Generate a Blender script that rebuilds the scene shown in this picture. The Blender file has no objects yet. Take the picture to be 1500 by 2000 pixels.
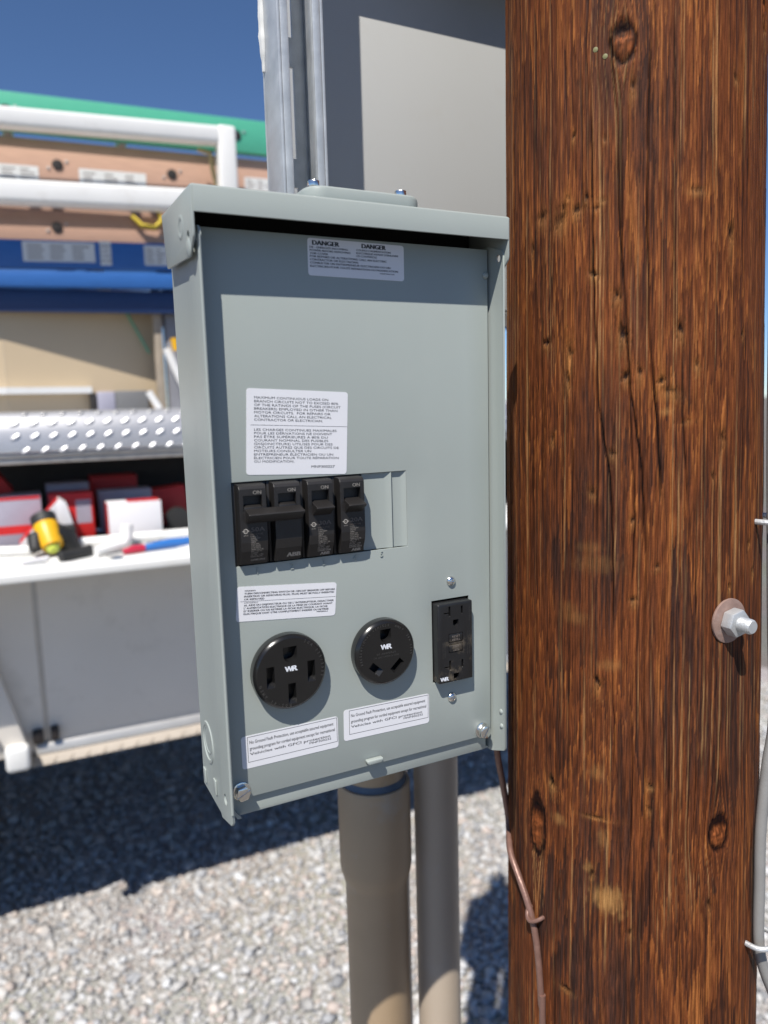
import bpy, bmesh, math, random
import numpy as np
from mathutils import Vector, Matrix
random.seed(7); np.random.seed(7)
R = math.radians
sc = bpy.context.scene
col = sc.collection

# ------------------------------------------------------------------ camera, sky, sun, exposure
F = 1472.44                                   # focal length in pixels of the 1500 x 2000 photograph
YAW, PITCH, ROLL = R(26.7044), R(-7.9814), R(-1.5429)
EYE = np.array([0.0, -0.517, 1.55])
_f = np.array([math.sin(YAW)*math.cos(PITCH), math.cos(YAW)*math.cos(PITCH), math.sin(PITCH)])
_r0 = np.array([math.cos(YAW), -math.sin(YAW), 0.0]); _u0 = np.cross(_r0, _f)
_r = math.cos(ROLL)*_r0 + math.sin(ROLL)*_u0
_u = -math.sin(ROLL)*_r0 + math.cos(ROLL)*_u0
cam = bpy.data.cameras.new('camera'); camo = bpy.data.objects.new('camera', cam); col.objects.link(camo)
mw = Matrix(((_r[0], _u[0], -_f[0], EYE[0]), (_r[1], _u[1], -_f[1], EYE[1]), (_r[2], _u[2], -_f[2], EYE[2]), (0, 0, 0, 1)))
camo.matrix_world = mw
cam.sensor_fit = 'VERTICAL'; cam.sensor_height = 36.0; cam.sensor_width = 27.0
cam.lens = 36.0*F/2000.0
cam.clip_start = 0.01; cam.clip_end = 5000
cam.dof.use_dof = True; cam.dof.focus_distance = 0.605; cam.dof.aperture_fstop = 4.7
sc.camera = camo

SUN = np.array([0.88, 1.0, -2.0]); SUN = SUN/np.linalg.norm(SUN)     # the way the light travels
SUN_EL = math.asin(-SUN[2]); SUN_AZ = math.atan2(-SUN[0], -SUN[1])   # azimuth of the sun from +Y towards +X
world = bpy.data.worlds.new('World'); sc.world = world; world.use_nodes = True
wn = world.node_tree.nodes; wl = world.node_tree.links
bg = wn['Background']
sky = wn.new('ShaderNodeTexSky'); sky.sky_type = 'NISHITA'; sky.sun_disc = False
sky.sun_elevation = SUN_EL; sky.sun_rotation = SUN_AZ
sky.air_density = 1.0; sky.dust_density = 0.0; sky.ozone_density = 8.0; sky.altitude = 2500
wl.new(sky.outputs[0], bg.inputs[0]); bg.inputs[1].default_value = 0.094
sl = bpy.data.lights.new('sun', 'SUN'); sl.energy = 5.0; sl.angle = R(0.53); sl.color = (1.0, 0.955, 0.89)
so = bpy.data.objects.new('sun', sl); col.objects.link(so)
so.rotation_euler = Vector(SUN).to_track_quat('-Z', 'Y').to_euler(); so.location = (-3, -4, 8)
sc.view_settings.view_transform = 'Standard'; sc.view_settings.look = 'None'
sc.view_settings.exposure = 0.3; sc.view_settings.gamma = 1.0
sc.view_settings.use_curve_mapping = False
sc.cycles.max_bounces = 6

# ------------------------------------------------------------------ points from sight lines
def ray(px, py):
    return (px-750)/F*_r - (py-1000)/F*_u + _f
def at(px, py, y):                            # where a sight line meets the plane at depth y
    d = ray(px, py); return EYE + d*((y-EYE[1])/d[1])
def atz(px, py, z):                           # where it meets height z
    d = ray(px, py); return EYE + d*((z-EYE[2])/d[2])
TU = np.array([math.cos(R(-1.9)), math.sin(R(-1.9)), 0.0]); TV = np.array([-math.sin(R(-1.9)), math.cos(R(-1.9)), 0.0])   # truck: along / across
def T(u, k, h): return tuple(TU*u + TV*k + np.array([0, 0, h]))
def tp(px, py, k):                            # truck coordinates where a sight line meets the across-plane k
    d = ray(px, py); t = (k-TV@EYE)/(TV@d); P = EYE+d*t; return (TU@P, k, P[2])
def floor_h(k): return 1.188+.10*(min(max(k, 1.395), 1.62)-1.395)      # the open door slopes up to its hinge
def th(px, py, dh):                           # where a sight line meets the door surface raised by dh
    k = 1.45
    for i in range(12): P = atz(px, py, floor_h(k)+dh); k = TV@P
    return (TU@P, k, floor_h(k)+dh)

# ------------------------------------------------------------------ materials
MATS = {}
def mat(name, c, rough=0.5, metal=0.0, var=0.0, vscale=12.0, bump=0.0, bscale=200.0, coat=0.0, spec=0.5, stretch=(1, 1, 1), rvar=0.0, dust=0.0, dustc=(0.35, 0.28, 0.2), dscale=60, emis=None):
    m = bpy.data.materials.new(name); m.use_nodes = True
    n = m.node_tree.nodes; l = m.node_tree.links; p = n['Principled BSDF']
    p.inputs['Base Color'].default_value = (*c, 1); p.inputs['Roughness'].default_value = rough
    p.inputs['Metallic'].default_value = metal; p.inputs['Coat Weight'].default_value = coat
    p.inputs['Specular IOR Level'].default_value = spec
    tc = n.new('ShaderNodeTexCoord'); mp = n.new('ShaderNodeMapping'); l.new(tc.outputs['Object'], mp.inputs[0]); mp.inputs['Scale'].default_value = stretch
    out = None
    if var > 0:
        nz = n.new('ShaderNodeTexNoise'); nz.inputs['Scale'].default_value = vscale; nz.inputs['Detail'].default_value = 6; l.new(mp.outputs[0], nz.inputs['Vector'])
        mx = n.new('ShaderNodeMix'); mx.data_type = 'RGBA'; l.new(nz.outputs['Fac'], mx.inputs['Factor'])
        mx.inputs[6].default_value = (*[max(0, x*(1-var)) for x in c], 1); mx.inputs[7].default_value = (*[min(1, x*(1+var)) for x in c], 1)
        out = mx.outputs[2]
        if rvar > 0:
            mr = n.new('ShaderNodeMapRange'); mr.inputs['To Min'].default_value = rough-rvar; mr.inputs['To Max'].default_value = rough+rvar
            l.new(nz.outputs['Fac'], mr.inputs['Value']); l.new(mr.outputs[0], p.inputs['Roughness'])
    if dust > 0:
        nd = n.new('ShaderNodeTexNoise'); nd.inputs['Scale'].default_value = dscale; nd.inputs['Detail'].default_value = 8; nd.inputs['Roughness'].default_value = 0.7; l.new(mp.outputs[0], nd.inputs['Vector'])
        rp = n.new('ShaderNodeMapRange'); rp.inputs['From Min'].default_value = 0.55; rp.inputs['From Max'].default_value = 0.75; rp.inputs['To Max'].default_value = dust; l.new(nd.outputs['Fac'], rp.inputs['Value'])
        m2 = n.new('ShaderNodeMix'); m2.data_type = 'RGBA'; l.new(rp.outputs[0], m2.inputs['Factor'])
        if out: l.new(out, m2.inputs[6])
        else: m2.inputs[6].default_value = (*c, 1)
        m2.inputs[7].default_value = (*dustc, 1); out = m2.outputs[2]
    if out: l.new(out, p.inputs['Base Color'])
    if bump > 0:
        nb = n.new('ShaderNodeTexNoise'); nb.inputs['Scale'].default_value = bscale; nb.inputs['Detail'].default_value = 3; l.new(mp.outputs[0], nb.inputs['Vector'])
        b = n.new('ShaderNodeBump'); b.inputs['Strength'].default_value = bump; b.inputs['Distance'].default_value = 0.001; l.new(nb.outputs['Fac'], b.inputs['Height']); l.new(b.outputs[0], p.inputs['Normal'])
    MATS[name] = m
    return m

PAINT = mat('grey_powder_coat', (0.320, 0.352, 0.330), 0.40, var=0.03, vscale=9, bump=0.10, bscale=1400, rvar=0.05, spec=0.36, dust=0.10, dustc=(0.42, 0.42, 0.39), dscale=35)
PAINT2 = mat('enclosure_grey_paint', (0.445, 0.445, 0.425), 0.5, var=0.04, vscale=5, bump=0.10, bscale=900, dust=0.10, dscale=25)
BLACK = mat('black_moulded_plastic', (0.011, 0.0108, 0.0108), 0.21, var=0.2, vscale=60, bump=0.03, bscale=1500)
BREAK = mat('charcoal_breaker_plastic', (0.0150, 0.0135, 0.0130), 0.45, var=0.2, vscale=80, bump=0.10, bscale=1800, dust=0.10, dustc=(0.13, 0.115, 0.10), dscale=140)
GFCIM = mat('dusty_black_plastic', (0.012, 0.012, 0.013), 0.35, var=0.2, vscale=80, bump=0.08, bscale=1500, dust=0.75, dustc=(0.21, 0.17, 0.12), dscale=48)
DARK = mat('dark_cavity_black', (0.006, 0.006, 0.006), 0.8)
LABEL = mat('white_label_vinyl', (0.70, 0.70, 0.725), 0.33, var=0.02, vscale=40, dust=0.05, dustc=(0.6, 0.58, 0.55))
INK = mat('black_print', (0.02, 0.02, 0.025), 0.5)
INKL = mat('pale_grey_print', (0.42, 0.39, 0.35), 0.6, dust=0.5, dustc=(0.2, 0.18, 0.16), dscale=400)
MOULD = mat('moulded_dark_grey', (0.05, 0.048, 0.046), 0.35)
INKD = mat('dim_grey_print', (0.20, 0.17, 0.15), 0.6)
WRW = mat('white_print', (0.72, 0.74, 0.78), 0.5)
ZINC = mat('bright_zinc_plate', (0.78, 0.77, 0.74), 0.18, metal=1.0, var=0.1, vscale=150, bump=0.1, bscale=500)
GALV = mat('galvanised_steel', (0.55, 0.57, 0.58), 0.42, metal=0.35, var=0.28, vscale=60, rvar=0.12, bump=0.2, bscale=300, dust=0.35, dustc=(0.52, 0.53, 0.52), dscale=40)
PVC = mat('grey_brown_pvc', (0.42, 0.305, 0.19), 0.5, var=0.12, vscale=14, bump=0.10, bscale=300, dust=0.75, dustc=(0.40, 0.375, 0.33), dscale=11)
PVC2 = mat('pale_grey_pvc', (0.45, 0.375, 0.295), 0.5, var=0.08, vscale=14, bump=0.08, bscale=300, dust=0.3, dustc=(0.46, 0.44, 0.41), dscale=18)
CEMENT = mat('blue_solvent_cement', (0.085, 0.115, 0.155), 0.45, var=.3, vscale=60)
COPPER = mat('tarnished_copper', (0.20, 0.11, 0.085), 0.42, metal=0.25, var=0.3, vscale=120, bump=0.2, bscale=400, dust=0.3, dustc=(0.33, 0.24, 0.19))
CABLE = mat('grey_cable_sheath', (0.24, 0.235, 0.225), 0.55, var=0.15, vscale=50, bump=0.2, bscale=400)
RUST = mat('rusty_washer_steel', (0.29, 0.19, 0.155), 0.65, metal=0.2, var=0.3, vscale=150, bump=0.3, bscale=500, dust=0.5, dustc=(0.42, 0.36, 0.33))
GALVD = mat('dull_galvanised_bolt', (0.55, 0.56, 0.56), 0.5, metal=0.55, var=0.15, vscale=150, bump=0.3, bscale=600)
TWHITE = mat('white_truck_paint', (0.74, 0.735, 0.71), 0.32, var=0.05, vscale=6, dust=0.25, dustc=(0.5, 0.44, 0.36), dscale=9)
TPANEL = mat('dusty_white_panel', (0.75, 0.695, 0.62), 0.42, var=0.06, vscale=5, dust=0.4, dustc=(0.46, 0.41, 0.34), dscale=8)
ALU = mat('tread_plate_aluminium', (0.50, 0.50, 0.515), 0.40, metal=0.6, var=0.08, vscale=30, bump=0.1, bscale=200)
ALUT = mat('aluminium_trim', (0.52, 0.50, 0.47), 0.4, metal=0.6, var=0.15, vscale=20)
SKIRT = mat('dusty_tread_strip', (0.36, 0.31, 0.255), 0.6, metal=0.0, var=0.15, vscale=30)
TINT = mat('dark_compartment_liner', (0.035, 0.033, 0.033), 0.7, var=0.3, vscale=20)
TAN = mat('tan_side_panel', (0.56, 0.44, 0.29), 0.55, var=0.04, vscale=8)
RACK = mat('white_rack_paint', (0.80, 0.79, 0.76), 0.35, var=0.05, vscale=15, dust=0.2, dscale=18)
GREEN = mat('green_fibreglass', (0.085, 0.42, 0.27), 0.4, var=0.10, vscale=30, stretch=(1, 1, 8))
ORANGE = mat('faded_orange_fibreglass', (0.55, 0.34, 0.245), 0.5, var=0.14, vscale=20, stretch=(1, 1, 6))
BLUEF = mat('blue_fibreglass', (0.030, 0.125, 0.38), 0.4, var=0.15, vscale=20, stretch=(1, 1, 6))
BLUEF_SHADE = mat('shaded_blue_fibreglass', (0.016, 0.042, 0.13), 0.4, var=0.15, vscale=20, stretch=(1, 1, 6))  # the blue fibreglass again, with shade put into its base colour
LADAL = mat('ladder_rung_aluminium', (0.5, 0.49, 0.47), 0.4, metal=0.8, var=0.2, vscale=40)
LADLBL = mat('ladder_label_white', (0.68, 0.68, 0.66), 0.4, var=0.05)
RUNGB = mat('rung_end_black', (0.02, 0.016, 0.015), 0.6)
YEL = mat('yellow_tool_plastic', (0.75, 0.40, 0.01), 0.4, var=0.05)
YROPE = mat('yellow_strap', (0.60, 0.46, 0.05), 0.7, var=0.2, vscale=80)
LIME = mat('lime_plastic', (0.62, 0.70, 0.10), 0.3)
RED = mat('red_carton_print', (0.55, 0.02, 0.02), 0.45, var=0.08)
WCARD = mat('white_carton', (0.74, 0.72, 0.73), 0.6, var=0.04)
PCARD = mat('grey_carton', (0.34, 0.33, 0.40), 0.6, var=0.12, vscale=30)
RUBBER = mat('black_rubber', (0.018, 0.018, 0.018), 0.6, var=0.2)
BLUEP = mat('blue_handle_plastic', (0.03, 0.15, 0.45), 0.35)
REDP = mat('red_handle_plastic', (0.45, 0.02, 0.05), 0.35)
GREYB = mat('grey_box_paint', (0.16, 0.16, 0.16), 0.5, var=0.1)

# ------------------------------------------------------------------ mesh building
ORG = {}
class MB:
    def __init__(s): s.v = []; s.f = []
    def add(s, vs, fs):
        o = len(s.v); s.v += [tuple(map(float, p)) for p in vs]; s.f += [tuple(i+o for i in q) for q in fs]; return s
    def box(s, x0, x1, y0, y1, z0, z1, fn=None):
        vs = [(x, y, z) for z in (z0, z1) for y in (y0, y1) for x in (x0, x1)]
        if fn: vs = [fn(*p) for p in vs]
        return s.add(vs, [(0, 2, 3, 1), (4, 5, 7, 6), (0, 1, 5, 4), (2, 6, 7, 3), (0, 4, 6, 2), (1, 3, 7, 5)])
    def prism(s, poly, axis, a0, a1, fn=None):
        n = len(poly); vs = []
        for a in (a0, a1):
            for p, q in poly:
                vs.append({'x': (a, p, q), 'y': (p, a, q), 'z': (p, q, a)}[axis])
        if fn: vs = [fn(*p) for p in vs]
        return s.add(vs, [tuple(range(n)), tuple(range(2*n-1, n-1, -1))] + [(i, (i+1) % n, n+(i+1) % n, n+i) for i in range(n)])
    def tube(s, path, r, n=12, cap=True):
        P = [np.array(p, float) for p in path]; m = len(P); rs = r if hasattr(r, '__len__') else [r]*m
        ref = np.array([0.0, 0, 1]); prev = None; vs = []
        for i in range(m):
            t = P[min(i+1, m-1)]-P[max(i-1, 0)]; t /= np.linalg.norm(t)
            if prev is None:
                a = np.cross(t, ref if abs(t[2]) < 0.9 else np.array([1.0, 0, 0]))
            else: a = prev - t*np.dot(prev, t)
            a /= np.linalg.norm(a); b = np.cross(t, a); prev = a
            for j in range(n):
                w = 2*math.pi*j/n; vs.append(P[i]+rs[i]*(math.cos(w)*a+math.sin(w)*b))
        fs = [(i*n+j, i*n+(j+1) % n, (i+1)*n+(j+1) % n, (i+1)*n+j) for i in range(m-1) for j in range(n)]
        if cap: fs += [tuple(range(n-1, -1, -1)), tuple((m-1)*n+j for j in range(n))]
        return s.add(vs, fs)
    def lathe(s, prof, c, ax, n=40, cap=True):
        ax = np.array(ax, float); ax /= np.linalg.norm(ax); c = np.array(c, float)
        a = np.cross(ax, [0, 0, 1] if abs(ax[2]) < 0.9 else [1, 0, 0]); a /= np.linalg.norm(a); b = np.cross(ax, a)
        vs = []
        for r_, t_ in prof:
            for j in range(n):
                w = 2*math.pi*j/n; vs.append(c+ax*t_+r_*(math.cos(w)*a+math.sin(w)*b))
        m = len(prof)
        fs = [(i*n+j, i*n+(j+1) % n, (i+1)*n+(j+1) % n, (i+1)*n+j) for i in range(m-1) for j in range(n)]
        if cap: fs += [tuple(range(n-1, -1, -1)), tuple((m-1)*n+j for j in range(n))]
        return s.add(vs, fs)
    def mesh(s, name, bevel=0, seg=2, recalc=True):
        me = bpy.data.meshes.new(name); me.from_pydata(s.v, [], s.f)
        bm = bmesh.new(); bm.from_mesh(me)
        if recalc: bmesh.ops.recalc_face_normals(bm, faces=bm.faces)
        if bevel > 0:
            es = [e for e in bm.edges if len(e.link_faces) == 2 and e.calc_face_angle(0) > 0.5]
            bmesh.ops.bevel(bm, geom=es, offset=bevel, segments=seg, profile=0.5, affect='EDGES', clamp_overlap=True)
        bm.to_mesh(me); bm.free()
        return me
    def build(s, name, m, parent=None, bevel=0, seg=2, smooth=30, recalc=True):
        return put(name, s.mesh(name, bevel, seg, recalc), m, parent, smooth)
def put(name, me, m, parent=None, smooth=30):
    o = bpy.data.objects.new(name, me); col.objects.link(o)
    me.materials.clear(); me.materials.append(m)
    if smooth:
        me.polygons.foreach_set('use_smooth', [True]*len(me.polygons)); me.set_sharp_from_angle(angle=R(smooth))
    if parent is not None:
        o.parent = parent; g = ORG[parent.name]; ORG[o.name] = g
    else:
        co = np.empty(len(me.vertices)*3, np.float32); me.vertices.foreach_get('co', co); co = co.reshape(-1, 3)
        g = ((co[:, 0].min()+co[:, 0].max())/2, (co[:, 1].min()+co[:, 1].max())/2, co[:, 2].min())
        o.location = g; ORG[o.name] = g
    me.transform(Matrix.Translation((-g[0], -g[1], -g[2])))
    return o
def thing(name, loc, label, cat, group=None):
    o = bpy.data.objects.new(name, None); col.objects.link(o); o.location = loc; o.empty_display_size = 0.05
    ORG[o.name] = tuple(loc); tag(o, label, cat, group); return o
def tag(o, label, cat, group=None):
    o['label'] = label; o['category'] = cat
    if group: o['group'] = group
    return o
def struct(o, kind='structure'): o['kind'] = kind; return o
def cut(me, cutters):                         # boolean difference, evaluated without operators
    a = bpy.data.objects.new('tmp_a', me); col.objects.link(a); tmp = []
    for c in cutters:
        cm = c.mesh('tmp_c'); b = bpy.data.objects.new('tmp_b', cm); col.objects.link(b); tmp.append(b)
        md = a.modifiers.new('b', 'BOOLEAN'); md.operation = 'DIFFERENCE'; md.solver = 'EXACT'; md.object = b
    dg = bpy.context.evaluated_depsgraph_get(); dg.update()
    out = bpy.data.meshes.new_from_object(a.evaluated_get(dg))
    for b in tmp: m_ = b.data; bpy.data.objects.remove(b); bpy.data.meshes.remove(m_)
    bpy.data.objects.remove(a); bpy.data.meshes.remove(me)
    return out
_tc = {}
def glyphs(txt, bold=0.0):                   # flat outline mesh of a line of text, cap height 1, starting at 0
    k = (txt, bold)
    if k in _tc: return _tc[k]
    cu = bpy.data.curves.new('tmp_t', 'FONT'); cu.body = txt; cu.resolution_u = 2;  cu.fill_mode = 'FRONT'
    cu.dimensions = '2D'
    ob = bpy.data.objects.new('tmp_t', cu); col.objects.link(ob)
    dg = bpy.context.evaluated_depsgraph_get(); dg.update()
    me = bpy.data.meshes.new_from_object(ob.evaluated_get(dg))
    v = np.array([p.co[:2] for p in me.vertices]) if len(me.vertices) else np.zeros((0, 2)); f = [tuple(p.vertices) for p in me.polygons]
    bpy.data.objects.remove(ob); bpy.data.curves.remove(cu); bpy.data.meshes.remove(me)
    if len(v): v[:, 0] -= v[:, 0].min(); v /= 0.69
    _tc[k] = (v, f); return _tc[k]
def write(mb, txt, o, ex, ez, cap, width=None, bold=0.0, up=None, align='l'):
    # o: baseline start in space, ex: unit along the line, ez: unit upwards, cap height, fitted to width; bold prints it again a little aside
    v, f = glyphs(txt)
    if not len(v): return
    w = v[:, 0].max(); sx = cap if width is None else width/w
    off = 0 if align == 'l' else (-w*sx/2 if align == 'c' else -w*sx)
    o = np.array(o); ex = np.array(ex); ez = np.array(ez); nn = np.cross(ex, ez)
    np_ = 1 if bold <= 0 else (3 if .025 <= bold <= .06 else 2)
    for k in range(np_):
        d = (k-(np_-1)/2)*bold*2.0*cap if bold > 0 else 0
        mb.add([o+nn*(k*6e-6)+ex*(off+d+p[0]*sx)+ez*(p[1]*cap) for p in v], f)

Z0 = 1.55                                     # panel heights below are given from the eye level

# ================================================================== GROUND
def gravel_bed():
    vs = []; A = 40
    m = bpy.data.materials.new('gravel_ground'); m.use_nodes = True; n = m.node_tree.nodes; l = m.node_tree.links; p = n['Principled BSDF']; p.inputs['Roughness'].default_value = 0.9
    tc = n.new('ShaderNodeTexCoord')
    vo = n.new('ShaderNodeTexVoronoi'); vo.inputs['Scale'].default_value = 60; l.new(tc.outputs['Object'], vo.inputs['Vector'])
    nz = n.new('ShaderNodeTexNoise'); nz.inputs['Scale'].default_value = 1.3; nz.inputs['Detail'].default_value = 6; l.new(tc.outputs['Object'], nz.inputs['Vector'])
    rp = n.new('ShaderNodeValToRGB'); rp.color_ramp.elements[0].color = (0.13, 0.115, 0.10, 1); rp.color_ramp.elements[1].color = (0.24, 0.22, 0.195, 1)
    sp = n.new('ShaderNodeSeparateColor'); l.new(vo.outputs['Color'], sp.inputs[0]); l.new(sp.outputs[0], rp.inputs[0])
    mx = n.new('ShaderNodeMix'); mx.data_type = 'RGBA'; mx.blend_type = 'MULTIPLY'; mx.inputs['Factor'].default_value = 0.35
    l.new(rp.outputs[0], mx.inputs[6]); l.new(nz.outputs['Color'], mx.inputs[7]); l.new(mx.outputs[2], p.inputs['Base Color'])
    b = n.new('ShaderNodeBump'); b.inputs['Strength'].default_value = 1.0; b.inputs['Distance'].default_value = 0.008; b.invert = True
    l.new(vo.outputs['Distance'], b.inputs['Height']); l.new(b.outputs[0], p.inputs['Normal'])
    mb = MB(); S = 1500
    mb.add([(-S, -S, 0), (S, -S, 0), (S, S, 0), (-S, S, 0)], [(0, 1, 2, 3)])
    o = mb.build('ground', m, smooth=0); struct(o)
    gb_ = MB(); gb_.add([(-1.6, -.4, .003), (3.8, -.4, .003), (3.8, 3.5, .003), (-1.6, 3.5, .003)], [(0, 1, 2, 3)])
    bm_ = m.copy(); bm_.name = 'gravel_fines'
    for nd in bm_.node_tree.nodes:
        if nd.type == 'VALTORGB': nd.color_ramp.elements[0].color = (0.34, 0.32, 0.29, 1); nd.color_ramp.elements[1].color = (0.56, 0.53, 0.49, 1)
        if nd.type == 'TEX_VORONOI': nd.inputs['Scale'].default_value = 190
        if nd.type == 'BUMP': nd.inputs['Distance'].default_value = .004
    struct(gb_.build('gravel_bed', bm_, smooth=0))
    # loose stones
    rng = np.random.default_rng(3); var = []
    for k in range(28):
        bm = bmesh.new(); sc3 = np.array([1, rng.uniform(.6, .95), rng.uniform(.38, .65)])
        for i in range(13):
            d = rng.normal(size=3); d /= np.linalg.norm(d); bm.verts.new(d*sc3*rng.uniform(.85, 1.1))
        r_ = bmesh.ops.convex_hull(bm, input=bm.verts)
        for v in [v for v in bm.verts if not v.link_faces]: bm.verts.remove(v)
        bm.verts.index_update(); bmesh.ops.recalc_face_normals(bm, faces=bm.faces)
        var.append((np.array([v.co[:] for v in bm.verts]), np.array([[v.index for v in f.verts] for f in bm.faces if len(f.verts) == 3]))); bm.free()
    V = []; Fc = []; C = []; off = 0
    cells = []
    x0, x1, y0, y1, st = -1.4, 3.6, -0.2, 3.3, 0.0165
    nx = int((x1-x0)/st); ny = int((y1-y0)/st)
    gx, gy = np.meshgrid(np.arange(nx), np.arange(ny)); gx = gx.ravel(); gy = gy.ravel()
    N = len(gx)
    px = x0+(gx+rng.uniform(0, 1, N))*st; py = y0+(gy+rng.uniform(0, 1, N))*st
    s = np.clip(rng.lognormal(-4.52, 0.40, N), 0.004, 0.027); pz = .003+s*0.22+rng.uniform(-.002, .003, N)
    kind = rng.integers(0, len(var), N)
    pal = np.array([[.60, .56, .51], [.53, .50, .46], [.64, .61, .57], [.58, .48, .41], [.44, .43, .42], [.66, .57, .49], [.50, .45, .40], [.36, .35, .34], [.70, .68, .65]])*np.array([.82, .85, .895])
    ci = rng.choice(len(pal), N, p=[.2, .16, .16, .1, .1, .07, .1, .05, .06])
    A1 = rng.uniform(0, 2*math.pi, N); A2 = rng.normal(0, .32, N); A3 = rng.normal(0, .32, N)
    for k, (bv, bf) in enumerate(var):
        I = np.where(kind == k)[0]; m_ = len(I)
        c1, s1 = np.cos(A1[I]), np.sin(A1[I]); c2, s2 = np.cos(A2[I]), np.sin(A2[I]); c3, s3 = np.cos(A3[I]), np.sin(A3[I])
        z_, o_ = np.zeros(m_), np.ones(m_)
        Rz = np.array([[c1, -s1, z_], [s1, c1, z_], [z_, z_, o_]]).transpose(2, 0, 1)
        Rx = np.array([[o_, z_, z_], [z_, c2, -s2], [z_, s2, c2]]).transpose(2, 0, 1)
        Ry = np.array([[c3, z_, s3], [z_, o_, z_], [-s3, z_, c3]]).transpose(2, 0, 1)
        M_ = Rz@Rx@Ry
        vv = np.einsum('nij,vj->nvi', M_, bv)*s[I][:, None, None]+np.stack([px[I], py[I], pz[I]], 1)[:, None, :]
        V.append(vv.reshape(-1, 3)); nv = len(bv)
        Fc.append((bf[None]+(np.arange(m_)*nv)[:, None, None]+off).reshape(-1, 3)); off += m_*nv
        cc = pal[ci[I]]*rng.uniform(.85, 1.12, m_)[:, None]; C.append(np.repeat(cc, nv, 0))
    V = np.concatenate(V); Fc = np.concatenate(Fc); C = np.concatenate(C)
    me = bpy.data.meshes.new('gravel'); me.vertices.add(len(V)); me.vertices.foreach_set('co', V.astype(np.float32).ravel())
    me.loops.add(Fc.size); me.loops.foreach_set('vertex_index', Fc.astype(np.int32).ravel())
    me.polygons.add(len(Fc)); me.polygons.foreach_set('loop_start', np.arange(0, Fc.size, 3, dtype=np.int32)); me.update(calc_edges=True); me.validate()
    a = me.color_attributes.new('stone', 'FLOAT_COLOR', 'POINT'); a.data.foreach_set('color', np.concatenate([C, np.ones((len(C), 1))], 1).astype(np.float32).ravel())
    gm = bpy.data.materials.new('gravel_stone'); gm.use_nodes = True; n = gm.node_tree.nodes; l = gm.node_tree.links; p = n['Principled BSDF']; p.inputs['Roughness'].default_value = 0.8
    at_ = n.new('ShaderNodeAttribute'); at_.attribute_name = 'stone'; tc = n.new('ShaderNodeTexCoord')
    nz = n.new('ShaderNodeTexNoise'); nz.inputs['Scale'].default_value = 350; nz.inputs['Detail'].default_value = 5; l.new(tc.outputs['Object'], nz.inputs['Vector'])
    mr = n.new('ShaderNodeMapRange'); mr.inputs['To Min'].default_value = 0.7; mr.inputs['To Max'].default_value = 1.25; l.new(nz.outputs['Fac'], mr.inputs['Value'])
    vm = n.new('ShaderNodeVectorMath'); vm.operation = 'SCALE'; l.new(at_.outputs['Color'], vm.inputs[0]); l.new(mr.outputs[0], vm.inputs['Scale']); l.new(vm.outputs[0], p.inputs['Base Color'])
    b = n.new('ShaderNodeBump'); b.inputs['Strength'].default_value = 0.5; b.inputs['Distance'].default_value = 0.002; l.new(nz.outputs['Fac'], b.inputs['Height']); l.new(b.outputs[0], p.inputs['Normal'])
    g = bpy.data.objects.new('gravel', me); col.objects.link(g); me.materials.append(gm)
    g['kind'] = 'stuff'; g['label'] = 'loose pale grey and pinkish gravel covering the ground'; g['category'] = 'gravel'
gravel_bed()

# ================================================================== WOODEN POLE
_tab = np.random.default_rng(11).random((256, 256))
def vn(x, y, seed=0):
    x = np.asarray(x)+seed*17.31; y = np.asarray(y)+seed*5.77
    xi = np.floor(x).astype(int); yi = np.floor(y).astype(int); fx = x-xi; fy = y-yi
    fx = fx*fx*(3-2*fx); fy = fy*fy*(3-2*fy)
    g = lambda a, b: _tab[a & 255, b & 255]
    return (g(xi, yi)*(1-fx)+g(xi+1, yi)*fx)*(1-fy)+(g(xi, yi+1)*(1-fx)+g(xi+1, yi+1)*fx)*fy
def fbm(x, y, seed=0, o=4):
    t = 0; a = .5
    for i in range(o): t = t+a*vn(x*2**i, y*2**i, seed+i); a *= .5
    return t/(1-.5**o)
def pole_c(z): return 0.5174-0.0094*z, 0.0050+0.0094*z        # z from eye level
def pole_r(z): return 0.1105-0.0150*z
def pole_hit(px, py):                                          # point on the pole surface along a sight line: angle, height
    d = ray(px, py); z = 0.0
    for i in range(6):
        cx, cy = pole_c(z); r_ = pole_r(z); ox, oy = EYE[0]-cx, EYE[1]-cy
        a = d[0]**2+d[1]**2; b = 2*(ox*d[0]+oy*d[1]); c = ox*ox+oy*oy-r_*r_
        q = max(b*b-4*a*c, 0); t = (-b-math.sqrt(q))/(2*a); P = EYE+d*t; z = P[2]-Z0
    cx, cy = pole_c(z)
    return math.atan2(P[1]-cy, P[0]-cx), z
def pole_pt(a, z, out=0.0):
    cx, cy = pole_c(z); r_ = pole_r(z)+out; return np.array([cx+r_*math.cos(a), cy+r_*math.sin(a), z+Z0])
POLE_A0 = math.atan2(EYE[1]-0.005, EYE[0]-0.5174)             # direction from the pole towards the eye
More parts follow.
